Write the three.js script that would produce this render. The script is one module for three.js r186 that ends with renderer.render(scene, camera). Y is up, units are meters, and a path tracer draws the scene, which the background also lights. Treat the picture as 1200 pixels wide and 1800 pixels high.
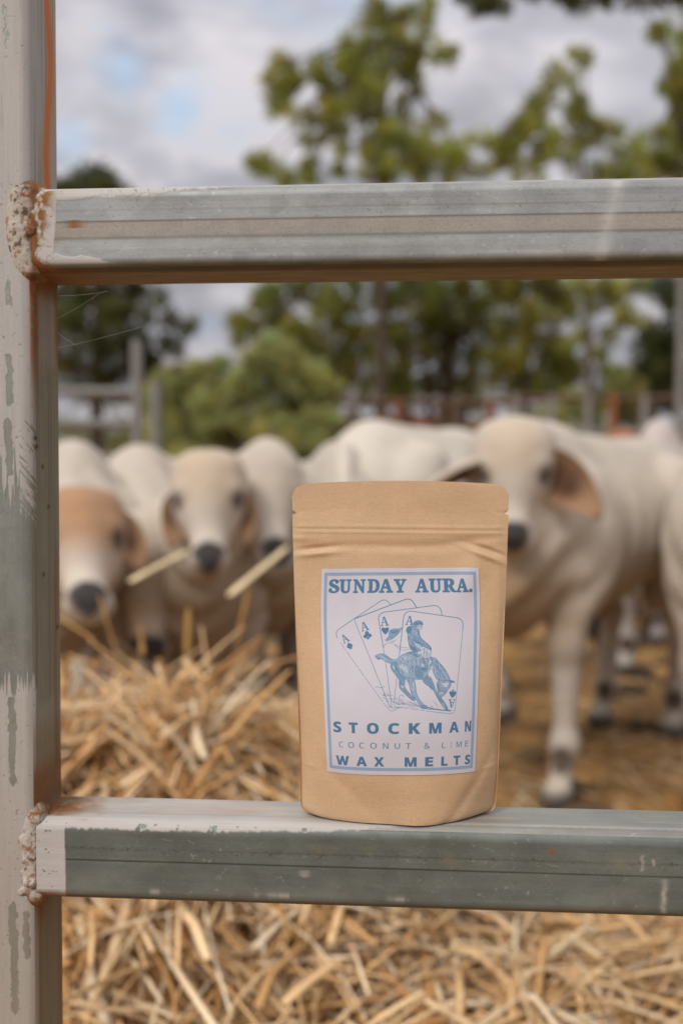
import * as THREE from 'three';
import { mergeGeometries } from 'three/addons/utils/BufferGeometryUtils.js';

// ---------------------------------------------------------------- random numbers and noise
const rngOf = (seed) => () => { seed = (seed + 0x6d2b79f5) | 0; let t = Math.imul(seed ^ (seed >>> 15), 1 | seed); t = (t + Math.imul(t ^ (t >>> 7), 61 | t)) ^ t; return ((t ^ (t >>> 14)) >>> 0) / 4294967296; };
const clamp = (x, a = 0, b = 1) => (x < a ? a : x > b ? b : x);
const sstep = (a, b, x) => { const t = clamp((x - a) / (b - a)); return t * t * (3 - 2 * t); };
const lerp = (a, b, t) => a + (b - a) * t;
const hash = (x, y, z) => { let h = Math.imul(x, 374761393) ^ Math.imul(y, 668265263) ^ Math.imul(z, 2147483647 - 1013904222); h = Math.imul(h ^ (h >>> 13), 1274126177); h = Math.imul(h ^ (h >>> 15), 2246822519); return ((h ^ (h >>> 16)) >>> 0) / 4294967296; };
function vnoise(x, y, z = 0) {                              // 0..1
  const xi = Math.floor(x), yi = Math.floor(y), zi = Math.floor(z);
  let fx = x - xi, fy = y - yi, fz = z - zi;
  fx = fx * fx * (3 - 2 * fx); fy = fy * fy * (3 - 2 * fy); fz = fz * fz * (3 - 2 * fz);
  const l = (dz) => lerp(lerp(hash(xi, yi, zi + dz), hash(xi + 1, yi, zi + dz), fx), lerp(hash(xi, yi + 1, zi + dz), hash(xi + 1, yi + 1, zi + dz), fx), fy);
  return fz ? lerp(l(0), l(1), fz) : l(0);
}
function fbm(x, y, z = 0, n = 4) { let s = 0, a = 0.5, t = 0; for (let i = 0; i < n; i++) { s += a * vnoise(x, y, z); t += a; a *= 0.5; const X = x; x = (X * .8 - y * .6) * 2.03 + 17.1; y = (X * .6 + y * .8) * 2.03 + 5.3; z = z * 2.03 + (z ? 3.7 : 0); } return s / t; }

function streaks(x, y, n = 3) { let s = 0, a = .5, t = 0; for (let i = 0; i < n; i++) { s += a * vnoise(x, y); t += a; a *= .55; x = x * 1.7 + 11.3; y = y * 2.1 + 5.7; } return s / t; }
const spot = (x, y) => .62 * vnoise(x * .83 - y * .56 + 3.1, x * .56 + y * .83) + .38 * vnoise(x * 1.1 + y * 1.6 + 9, y * 1.1 - x * 1.6);

// ---------------------------------------------------------------- camera
const scene = new THREE.Scene();
const BASE = 0.764;                                          // height of the lower rail's top above the ground
const camera = new THREE.PerspectiveCamera(2 * Math.atan(900 / 1750) * 180 / Math.PI, 2 / 3, 0.02, 600);
camera.rotation.order = 'YXZ';
camera.position.set(0.028, BASE + 0.2062, 0.583);
camera.rotation.set(-0.033, 0.07, 0.0022);
camera.focus = 0.585; camera.userData.fStop = 3.75;
camera.updateMatrixWorld();
// a point seen at (x, y) of the 1200 x 1800 photograph, at a depth in metres along the lens axis
const at = (px, py, d) => new THREE.Vector3((px - 600) / 1750 * d, -(py - 900) / 1750 * d, -d).applyMatrix4(camera.matrixWorld);

// ---------------------------------------------------------------- sky, sun, exposure
const SUN = new THREE.Vector3(-0.42, 0.72, 0.62).normalize();
{
  const W = 2048, H = 1024, data = new Float32Array(W * H * 4), d = new THREE.Vector3();
  const holes = [[218, 125, .042], [318, 192, .045], [565, 112, .022], [125, 250, .035]].map(([x, y, r]) => [at(x, y, 1).sub(camera.position).normalize(), r]);
  const lit = [[400, 120, .075], [300, 230, .05], [1040, 155, .045], [790, 90, .05], [140, 60, .05], [180, 300, .05]].map(([x, y, r]) => [at(x, y, 1).sub(camera.position).normalize(), r]);
  for (let j = 0; j < H; j++) {
    const el = ((j + .5) / H - .5) * Math.PI;
    for (let i = 0; i < W; i++) {
      const az = ((i + .5) / W - .5) * 2 * Math.PI, o = (j * W + i) * 4;
      d.set(Math.cos(el) * Math.cos(az), Math.sin(el), Math.cos(el) * Math.sin(az));
      if (el <= 0) { data[o] = .16; data[o + 1] = .14; data[o + 2] = .11; data[o + 3] = 1; continue; }
      const k = 1 / (d.y + .22), x = d.x * k, z = d.z * k;
      const wx = x + .5 * (fbm(x * 1.2 + 9, z * 1.2, 0, 3) - .5), wz = z + .5 * (fbm(x * 1.2, z * 1.2 + 31, 0, 3) - .5);
      const a = fbm(wx * 2.6 + 3, wz * 4.6 + 8, 0, 5), b = fbm(wx * 3.1 + 40, wz * 5.0 + 2, 0, 5);
      let thick = sstep(.25, .8, a);                          // dark bellies
      let open = sstep(.62, .8, b) * .4;                    // blue gaps
      let bright = sstep(.45, .72, fbm(wx * 3.8 + 70, wz * 6.2 + 11, 0, 4));
      for (const [h, r] of holes) { const q = h.dot(d); if (q > .97) { const ang = Math.acos(Math.min(1, q)) * (.35 + 1.5 * fbm(d.x * 26 + 3, d.y * 44 + d.z * 9, 0, 4)); open = Math.max(open, .78 * Math.exp(-ang * ang / (r * r * .34)) * (.4 + b)); } }
      for (const [h, r] of lit) { const q = h.dot(d); if (q > .95) { const ang = Math.acos(Math.min(1, q)) * (.4 + 1.3 * fbm(d.x * 20 + 7, d.y * 38 + d.z * 8, 0, 4)); bright += .75 * Math.exp(-ang * ang / (r * r * .6)); } }
      bright = clamp(bright);
      const tex = 1.0 + .5 * (fbm(d.x * 17 + wx, d.y * 38 + d.z * 7, 0, 4) - .5) + .45 * (fbm(wx * 4, wz * 8, 0, 3) - .5); let R = lerp(.46, .335, thick) * tex, G = lerp(.455, .338, thick) * tex, B = lerp(.50, .402, thick) * tex;
      R = lerp(R, .67, bright * .85); G = lerp(G, .64, bright * .85); B = lerp(B, .67, bright * .85);
      R = lerp(R, .42, open); G = lerp(G, .56, open); B = lerp(B, .74, open);
      { const q = sstep(.45, .75, d.y) * .75, m = (R + G + B) / 3; R = lerp(R, m * 1.02, q); G = lerp(G, m, q); B = lerp(B, m * .97, q); }
      // an overcast dome: brighter overhead and round the hidden sun
      const up = (1 + 2 * d.y) / (1 + 2 * .22), s = Math.max(0, d.dot(SUN)), g = lerp(1, up, .85) * (1 + .55 * s * s + .8 * Math.pow(s, 8));
      const wm = .5 * s * s + .25 * sstep(.3, .8, d.y); data[o] = R * g * (1 + .09 * wm); data[o + 1] = G * g; data[o + 2] = B * g * (1 - .15 * wm); data[o + 3] = 1;
    }
  }
  const sky = new THREE.DataTexture(data, W, H, THREE.RGBAFormat, THREE.FloatType);
  sky.mapping = THREE.EquirectangularReflectionMapping; sky.magFilter = THREE.LinearFilter; sky.needsUpdate = true;
  scene.background = sky; scene.environment = sky;
}
const sun = new THREE.DirectionalLight(new THREE.Color(1, .92, .82), 1.5);
sun.position.copy(SUN).multiplyScalar(40); sun.target.position.set(0, 0, -3);
sun.castShadow = true; sun.shadow.radius = 28; sun.shadow.mapSize.set(2048, 2048);
Object.assign(sun.shadow.camera, { left: -20, right: 20, top: 20, bottom: -20, near: 1, far: 90 });
scene.add(sun, sun.target);
const renderer = new THREE.WebGLRenderer({ antialias: true });
renderer.toneMapping = THREE.LinearToneMapping; renderer.toneMappingExposure = 1.0;
renderer.shadowMap.enabled = true; renderer.setSize(682, 1024);

// ---------------------------------------------------------------- helpers
const used = new Map();
function numbered(name) { const n = used.get(name) ?? 0; used.set(name, n + 1); return n ? name + '_' + String(n).padStart(3, '0') : name; }
function tag(o, label, category, group, kind) { if (label) o.userData.label = label; if (category) o.userData.category = category; if (group) o.userData.group = group; if (kind) o.userData.kind = kind; return o; }
function mesh(name, geo, mat, parent = scene) { const m = new THREE.Mesh(geo, mat); m.name = parent === scene ? numbered(name) : name; m.castShadow = m.receiveShadow = true; parent.add(m); return m; }
function base(name, pos, turn = 0) { const g = new THREE.Group(); g.name = numbered(name); g.position.set(...pos); g.rotation.y = turn; scene.add(g); return g; }
const std = (o) => new THREE.MeshStandardMaterial({ roughness: .85, ...o });
// paint(u, v, out): out = [r, g, b (0..255 sRGB), roughness, metalness, height 0..1]
function surface(w, h, paint, { wrap = THREE.MirroredRepeatWrapping, bump = .0006, extra = {} } = {}) {
  const c = new Uint8Array(w * h * 4), m = new Uint8Array(w * h * 4), b = new Float32Array(w * h * 4), out = [0, 0, 0, 0, 0, 0];
  for (let j = 0; j < h; j++) for (let i = 0; i < w; i++) {
    paint((i + .5) / w, (j + .5) / h, out);
    const o = (j * w + i) * 4;
    for (let k = 0; k < 3; k++) c[o + k] = clamp(out[k], 0, 255);
    m[o] = 255; m[o + 1] = clamp(out[3]) * 255; m[o + 2] = clamp(out[4]) * 255; b[o] = b[o + 1] = b[o + 2] = out[5]; c[o + 3] = m[o + 3] = 255; b[o + 3] = 1;
  }
  const tex = (data, type, srgb) => { const t = new THREE.DataTexture(data, w, h, THREE.RGBAFormat, type); t.wrapS = t.wrapT = wrap; t.magFilter = THREE.LinearFilter; t.minFilter = THREE.LinearMipmapLinearFilter; if (srgb) t.colorSpace = THREE.SRGBColorSpace; t.needsUpdate = true; return t; };
  const mr = tex(m, THREE.UnsignedByteType);
  return new THREE.MeshStandardMaterial({ map: tex(c, THREE.UnsignedByteType, true), roughnessMap: mr, metalnessMap: mr, roughness: 1, metalness: 1, bumpMap: tex(b, THREE.FloatType), bumpScale: bump, ...extra });
}
const mixc = (o, r, g, b, t) => { o[0] = lerp(o[0], r, t); o[1] = lerp(o[1], g, t); o[2] = lerp(o[2], b, t); };

// ---- a signed distance field meshed by surface nets
const V3 = (x, y, z) => new THREE.Vector3(x, y, z);
class Field {
  constructor(lo, hi, cell) {
    this.lo = lo; this.c = cell; this.n = [0, 1, 2].map((k) => Math.ceil((hi.getComponent(k) - lo.getComponent(k)) / cell) + 2);
    this.f = new Float32Array(this.n[0] * this.n[1] * this.n[2]).fill(1);
  }
  add(bb, k, fn, cut = false) {
    const { lo, c, n, f } = this, pad = k + 3 * c, a = [], b = [];
    for (let q = 0; q < 3; q++) { a[q] = Math.max(0, Math.floor((bb[0].getComponent(q) - pad - lo.getComponent(q)) / c)); b[q] = Math.min(n[q] - 1, Math.ceil((bb[1].getComponent(q) + pad - lo.getComponent(q)) / c)); }
    for (let z = a[2]; z <= b[2]; z++) for (let y = a[1]; y <= b[1]; y++) for (let x = a[0]; x <= b[0]; x++) {
      const i = (z * n[1] + y) * n[0] + x, d = fn(lo.x + x * c, lo.y + y * c, lo.z + z * c), o = f[i];
      if (cut) { const h = Math.max(k - Math.abs(o + d), 0) / k; f[i] = Math.max(o, -d) + h * h * k / 4; } else { const h = Math.max(k - Math.abs(o - d), 0) / k; f[i] = Math.min(o, d) - h * h * k / 4; }
    }
    return this;
  }
  cone(p, q, r0, r1, k = .03) {
    const r = Math.max(r0, r1), bb = [p.clone().min(q).addScalar(-r), p.clone().max(q).addScalar(r)], dx = q.x - p.x, dy = q.y - p.y, dz = q.z - p.z, l = dx * dx + dy * dy + dz * dz || 1e-9;
    return this.add(bb, k, (x, y, z) => { const ax = x - p.x, ay = y - p.y, az = z - p.z, t = clamp((ax * dx + ay * dy + az * dz) / l); return Math.hypot(ax - dx * t, ay - dy * t, az - dz * t) - (r0 + (r1 - r0) * t); });
  }
  // ellipsoid with axes given as unit vectors
  blob(c, r, k = .04, ax = null, cut = false) {
    const m = Math.max(...r), bb = [c.clone().addScalar(-m), c.clone().addScalar(m)], mn = Math.min(...r);
    return this.add(bb, k, (x, y, z) => {
      let a = x - c.x, b = y - c.y, d = z - c.z;
      if (ax) { const u = ax[0].x * a + ax[0].y * b + ax[0].z * d, v = ax[1].x * a + ax[1].y * b + ax[1].z * d, w = ax[2].x * a + ax[2].y * b + ax[2].z * d; a = u; b = v; d = w; }
      const k0 = Math.hypot(a / r[0], b / r[1], d / r[2]), k1 = Math.hypot(a / (r[0] * r[0]), b / (r[1] * r[1]), d / (r[2] * r[2]));
      return k1 < 1e-9 ? -mn : k0 * (k0 - 1) / k1;
    }, cut);
  }
  mesh() {
    const { n: [nx, ny, nz], f, c, lo } = this, id = new Int32Array(nx * ny * nz).fill(-1), pos = [], idx = [];
    const at3 = (x, y, z) => (z * ny + y) * nx + x;
    for (let z = 0; z < nz - 1; z++) for (let y = 0; y < ny - 1; y++) for (let x = 0; x < nx - 1; x++) {
      let mask = 0, sx = 0, sy = 0, sz = 0, cnt = 0; const i0 = at3(x, y, z), v = [];
      for (let q = 0; q < 8; q++) { const val = f[i0 + (q & 1) + ((q >> 1) & 1) * nx + (q >> 2) * nx * ny]; v[q] = val; if (val < 0) mask |= 1 << q; }
      if (mask === 0 || mask === 255) continue;
      for (let a = 0; a < 8; a++) for (const bit of [1, 2, 4]) if (!(a & bit)) { const b = a | bit; if ((v[a] < 0) !== (v[b] < 0)) { const t = v[a] / (v[a] - v[b]); sx += (a & 1) + (bit === 1 ? t : 0); sy += ((a >> 1) & 1) + (bit === 2 ? t : 0); sz += (a >> 2) + (bit === 4 ? t : 0); cnt++; } }
      id[i0] = pos.length / 3; pos.push(lo.x + (x + sx / cnt) * c, lo.y + (y + sy / cnt) * c, lo.z + (z + sz / cnt) * c);
    }
    const quad = (a, b, d, e, flip) => { if (a < 0 || b < 0 || d < 0 || e < 0) return; flip ? idx.push(a, d, b, a, e, d) : idx.push(a, b, d, a, d, e); };
    for (let z = 1; z < nz - 1; z++) for (let y = 1; y < ny - 1; y++) for (let x = 1; x < nx - 1; x++) {
      const i = at3(x, y, z), s = f[i] < 0;
      if (s !== f[i + 1] < 0) quad(id[at3(x, y - 1, z - 1)], id[at3(x, y, z - 1)], id[at3(x, y, z)], id[at3(x, y - 1, z)], !s);
      if (s !== f[i + nx] < 0) quad(id[at3(x - 1, y, z - 1)], id[at3(x - 1, y, z)], id[at3(x, y, z)], id[at3(x, y, z - 1)], !s);
      if (s !== f[i + nx * ny] < 0) quad(id[at3(x - 1, y - 1, z)], id[at3(x, y - 1, z)], id[at3(x, y, z)], id[at3(x - 1, y, z)], !s);
    }
    const g = new THREE.BufferGeometry(); g.setAttribute('position', new THREE.Float32BufferAttribute(pos, 3)); g.setIndex(idx); g.computeVertexNormals(); return g;
  }
}
function colour(geo, fn) { const p = geo.attributes.position, nn = geo.attributes.normal, c = new Float32Array(p.count * 3), o = [0, 0, 0]; for (let i = 0; i < p.count; i++) { fn(p.getX(i), p.getY(i), p.getZ(i), o, nn.getX(i), nn.getY(i), nn.getZ(i)); c.set(o, i * 3); } geo.setAttribute('color', new THREE.BufferAttribute(c, 3)); return geo; }

// ---------------------------------------------------------------- the steel yard gate close to the lens
const PX = -0.198;                                           // the post's right side
// rounded square tube: p 0..1 front, 1..2 bottom (right), 2..3 back, 3..4 top (left); section in (a = away from camera, b = down / right)
function tube(L, S, r, segs, map) {
  const prof = [], N = 6, h = S / 2;
  // section plane: X = b (down or right), Y = a (towards the camera)
  const arc = (cx, cy, a0, a1) => { for (let i = 0; i <= N; i++) { const a = a0 + (a1 - a0) * i / N; prof.push([cx + r * Math.cos(a), cy + r * Math.sin(a), Math.cos(a), Math.sin(a)]); } };
  const Q = Math.PI / 4;
  arc(-h + r, h - r, 3 * Q, 2 * Q); arc(h - r, h - r, 2 * Q, 0); arc(h - r, -h + r, 0, -2 * Q); arc(-h + r, -h + r, -2 * Q, -4 * Q); arc(-h + r, h - r, 4 * Q, 3 * Q);
  let len = [0]; for (let i = 1; i < prof.length; i++) len.push(len[i - 1] + Math.hypot(prof[i][0] - prof[i - 1][0], prof[i][1] - prof[i - 1][1]));
  const T = len[len.length - 1], pos = [], nor = [], uv = [], idx = [], M = prof.length;
  for (let s = 0; s <= segs; s++) for (let i = 0; i < M; i++) { const [b, a, nb, na] = prof[i]; map(pos, nor, s / segs * L, b, a, nb, na); uv.push(s / segs * L, len[i] / T); }
  for (let s = 0; s < segs; s++) for (let i = 0; i < M - 1; i++) { const q = s * M + i; idx.push(q, q + 1, q + M, q + 1, q + M + 1, q + M); }
  const g = new THREE.BufferGeometry(); g.setAttribute('position', new THREE.Float32BufferAttribute(pos, 3)); g.setAttribute('normal', new THREE.Float32BufferAttribute(nor, 3)); g.setAttribute('uv', new THREE.Float32BufferAttribute(uv, 2)); g.setIndex(idx);
  return g;
}
const S = 0.05, RAD = 0.0075, RAILTEX = 1.1, POSTTEX = 1.0, POSTY0 = BASE - 0.16;
function spangle(x, y) {                                     // crystal patches of zinc, sizes in metres
  let best = 9, id = 0; const X = x / .011, Y = y / .008, xi = Math.floor(X), yi = Math.floor(Y);
  for (let i = -1; i <= 1; i++) for (let j = -1; j <= 1; j++) { const cx = xi + i + hash(xi + i, yi + j, 5), cy = yi + j + hash(xi + i, yi + j, 9), d = (X - cx) ** 2 + (Y - cy) ** 2; if (d < best) { best = d; id = hash(xi + i, yi + j, 3); } }
  return id;
}
function zinc(o, s, t, tone) {                               // s along, t around, metres
  const fine = spot(s * 1100, t * 1300) - .5, streak = streaks(s * 14, t * 700) - .5, blot = fbm(s * 40, t * 60, 0, 4) - .5, sp = spangle(s, t) - .5;
  const patch = fbm(s * 11 + 2, t * 26, 0, 3) - .5, v = 1 + .09 * fine + .10 * streak + .20 * blot + .07 * sp + .16 * patch;
  o[0] = tone[0] * v; o[1] = tone[1] * v; o[2] = tone[2] * v; o[3] = .50 + .2 * blot + .12 * fine - .06 * sp; o[4] = .35; o[5] = .42 + .04 * fine + .05 * streak + .03 * blot;
  const pit = spot(s * 620 + 7, t * 700); if (pit > .80) { mixc(o, 66, 68, 60, clamp((pit - .80) * 5) * .6); o[5] -= .04; }
  const fleck = spot(s * 420 + 91, t * 420 + 3); if (fleck > .78) mixc(o, 205, 203, 198, clamp((fleck - .78) * 5) * .6 * vnoise(s * 20, t * 30)); const scr = spot(s * 60 + t * 160 + 4, t * 900 - s * 240); if (scr > .84) mixc(o, 196, 196, 194, (scr - .84) * 3);
}
function paintCoat(o, s, t, k, tone = [185, 183, 183], along = true) {  // brushed off-white paint, k = cover
  if (k <= 0) return;
  const br = along ? streaks(s * 25, t * 900) : streaks(t * 900, s * 25), w = fbm(s * 30 + 4, t * 30, 0, 3);
  const v = .93 + .09 * br + .08 * (w - .5);
  mixc(o, tone[0] * v, tone[1] * v, tone[2] * v, k); o[3] = lerp(o[3], .55 + .15 * w, k); o[4] *= 1 - k; o[5] = lerp(o[5], .62 + .10 * br + .05 * vnoise(s * 700, t * 700), k);
}
function rust(o, s, t, k) { if (k <= .01) return; const n = fbm(s * 260, t * 260, 0, 4), m = fbm(s * 90 + 5, t * 90, 0, 3); k = clamp(k * (.35 + 1.2 * n)); mixc(o, lerp(84, 158, n), lerp(58, 104, m * .6 + n * .4), lerp(36, 58, n), k); o[3] = lerp(o[3], .92, k); o[4] *= 1 - k; o[5] += k * .12 * (n - .5); }
const ridge = (x, w) => Math.exp(-(x * x) / (w * w));

function railPaint(upper) {
  const tone = upper ? [146, 151, 153] : [100, 110, 108], per = 4 * (S - 2 * RAD) + 2 * Math.PI * RAD;
  return (u, v, o) => {
    const s = u * RAILTEX, p = v * 4, t = v * per, f = p < 1 ? p : -1, px = 60 + s * 2960;
    zinc(o, s, t, tone);
    const wob = (fbm(s * 6, 3) - .5) * .02;
    if (f >= 0) {
      if (upper) {
        const band = sstep(.40, .43, f + wob) * (1 - sstep(.60, .66, f + wob));
        const sand = spot(s * 1700, t * 1700);
        const bk = band * (.30 + .45 * fbm(s * 7, 5.5)) * (s < .15 ? 1.1 : 1); mixc(o, 158 + 50 * (sand - .5), 147 + 48 * (sand - .5), 137 + 44 * (sand - .5), bk); o[4] *= 1 - .7 * band; o[3] += .2 * band;
        o[5] += .1 * ridge(f - .42 + wob, .015); mixc(o, 84, 82, 76, .65 * ridge(f - .415 + wob, .012)); mixc(o, 98, 97, 92, .6 * ridge(f - .63 + wob, .02) * (.3 + fbm(s * 9, 7)));
        mixc(o, 96, 97, 92, .35 * ridge(f - .28 + wob * .5, .012) * fbm(s * 8, 1.5)); mixc(o, 188, 188, 188, .5 * ridge(f - .72, .05) * fbm(s * 10, 2.2));
        mixc(o, 84, 84, 66, sstep(.90, .985, f) * (.55 + .5 * fbm(s * 60, t * 200)));
        const sm = ridge(px - 1060 + (f - .5) * 30, 13) * (.4 + fbm(s * 100, t * 60)); mixc(o, 206, 204, 202, .5 * sm);
      } else {
        mixc(o, 50, 54, 48, .8 * ridge(f - .49 + wob * .4, .011)); o[5] -= .2 * ridge(f - .49 + wob * .4, .011);
        mixc(o, 72, 77, 70, .4 * ridge(f - .33 + wob, .012) * sstep(.35, .65, fbm(s * 9, 4.4)));
        const pit = spot(s * 800, t * 900) * ridge(f - .34, .10); if (pit > .6) mixc(o, 64, 66, 58, clamp((pit - .6) * 5) * .6); mixc(o, 140, 146, 142, .25 * sstep(.5, .75, fbm(s * 18, t * 44 + 2, 0, 3)));
        mixc(o, 150, 138, 108, .35 * sstep(.6, .8, fbm(s * 40, t * 80 + 5)) * ridge(f - .32, .15));
        mixc(o, 148, 152, 150, .35 * sstep(.45, .7, fbm(s * 26, t * 40 + 9)) * sstep(.5, .8, f));
        mixc(o, 176, 178, 176, .8 * ridge(f - .88, .04) * sstep(.62, .7, fbm(s * 55, 8.8, 0, 3)));
        for (const [x, a, b, w] of [[1165, .5, .95, 5], [1128, .2, .4, 3], [1147, .25, .33, 2.5], [545, .52, .6, 9]]) mixc(o, 190, 190, 186, .8 * ridge(px - x - 6 * (fbm(t * 400, x) - .5), w) * sstep(a, a + .04, f) * (1 - sstep(b, b + .05, f)) * (.4 + fbm(s * 300, t * 300)));
        mixc(o, 58, 62, 56, sstep(.93, 1, f) * .6);
      }
    } else if (p < 2) {                                      // underside: dust and old rust
      const n = .5 * streaks(s * 30, t * 400) + .5 * fbm(s * 60, t * 160, 0, 3); mixc(o, 118 + 60 * (n - .5), 107 + 54 * (n - .5), 90 + 46 * (n - .5), upper ? .92 : .7); if (upper) mixc(o, 62, 54, 40, .6 * sstep(.25, .0, p - 1)); o[3] = .9; o[4] = .02;
    } else if (p > 3) {                                      // top: thin faded paint, grey where it has worn
      const q = p - 3, n = .5 * streaks(s * 40, t * 500) + .5 * fbm(s * 70, t * 140, 0, 3), cover = upper ? .3 : .95 - .62 * sstep(.06, .42, s);
      paintCoat(o, s, t, cover * (.75 + .4 * n), [188, 184, 184]);
      if (!upper) { mixc(o, 190, 140, 122, .35 * sstep(.52, .8, fbm(s * 26, t * 90, 0, 3)) * (1 - sstep(.05, .3, s))); mixc(o, 205, 184, 150, .3 * sstep(.5, .75, fbm(s * 22 + 5, t * 120, 0, 3)) * ridge(q - .5, .25)); mixc(o, 110, 106, 102, .3 * ridge(q - .72 + wob * 2, .02) + .25 * ridge(q - .9, .012)); }
      o[4] *= .7; o[3] = lerp(o[3], .62, .6);
    }
    // brushed paint along the top edge and the collar at the post
    const e = p > 3.4 ? p - 4 : f;                            // distance from the top front corner in face widths
    if (e > -.6 && e < 1.01) {
      const jag = (fbm(s * 420, t * 60, 0, 3) - .5), edge = upper ? .17 * (1 - sstep(.055, .13, s)) * (1 - .35 * sstep(.02, .05, s)) - .02 + .09 * jag * sstep(.02, .05, s) - .10 * sstep(.11, .135, s) : .085 - .05 * sstep(.09, .2, s) + .05 * jag - .2 * sstep(.17, .27, s);
      const diag = fbm((s - e * .02) * 900, t * 60 + 3, 0, 3);
      let k = sstep(edge + .02, edge - .02, e) * (e < 0 ? sstep(-.35, -.05, e) : 1);
      if (upper && s > .04) k *= sstep(.28, .42, diag + (.09 - s) * 2);
      if (!upper && e > .0 && e < .12 && s > .05) k *= sstep(.40, .48, fbm(s * 300, t * 160 + 8, 0, 3) + .12);
      const cx = upper ? .0165 - .004 * f : .0178;
      const col = sstep(cx + .0006, cx - .0002, s + .0012 * (fbm(t * 200, 4) - .5) + .0008 * jag);
      k = Math.max(k, f >= 0 || e > -.3 ? col : 0);
      if (upper && f > 0) { const low = .76 + 3.2 * s + .10 * (fbm(s * 90, 2.2) - .5); k = Math.max(k, sstep(low, low + .03, f) * (1 - sstep(.045, .056, s + .004 * jag + .02 * (f - .8)))); k *= 1 - .8 * sstep(.93, .97, f); }
      if (!upper && f > .9) k *= 1 - .3 * sstep(.02, .012, s);
      const chip = spot(s * 460, t * 460 + 30); if (chip > .88 && s < .1) k *= 1 - .75 * sstep(.88, .92, chip) * sstep(.4, .6, fbm(s * 60, t * 60));
      if (k > .5) { o[5] += .0; }
      paintCoat(o, s, t, clamp(k));
      if (upper && f > 0) { const h = Math.abs(fbm(s * 160, t * 160, 0, 3) - .5); if (h < .012 && s < .014) mixc(o, 120, 88, 60, .55); }
    }
    // rust washed out of the welded joint
    const wisp = fbm(s * 190 + 3, t * 150, 0, 4);
    if (upper) { if (f >= 0) rust(o, s, t, 1.7 * (1 - sstep(.001, .013 + .004 * (f < .3 ? 1 : 0), s)) * sstep(.36, .56, wisp + .16 * (1 - sstep(0, .004, s))) + .35 * (1 - sstep(.0, .03, s)) * sstep(.55, .8, fbm(s * 120, t * 120 + 4, 0, 3))); if (f > .4 && f < .5) rust(o, s, t, .7 * ridge(px - 137, 14)); if (p >= 1 && p < 2) rust(o, s, t, .75 * (1 - sstep(.0, .06, s)) + .12 * sstep(.5, .75, fbm(s * 26, t * 60, 0, 3))); }
    else { if (p > 3) rust(o, s, t, 1.0 * (1 - sstep(.004, .035 + .02 * (fbm(t * 100, s * 40) - .5), s)) * sstep(3.02, 3.2, p) * (1 - sstep(3.86, 3.93, p)) + .25 * (1 - sstep(.02, .09, s)) * sstep(.5, .8, fbm(s * 60, t * 100))); if (f > .93 || (p >= 1 && p < 2)) rust(o, s, t, .7 * (1 - sstep(0, .03, s)) + .12); if (f >= 0) { rust(o, s, t, .7 * ridge(px - 972, 6) * ridge(f - .22, .05)); mixc(o, 96, 94, 90, +.7 * sstep(.78, .81, fbm(s * 330, t * 330 + 2, 0, 2)) * (1 - sstep(.016, .018, s))); } }
    mixc(o, 178, 150, 112, upper ? 0 : .05);
  };
}
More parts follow.
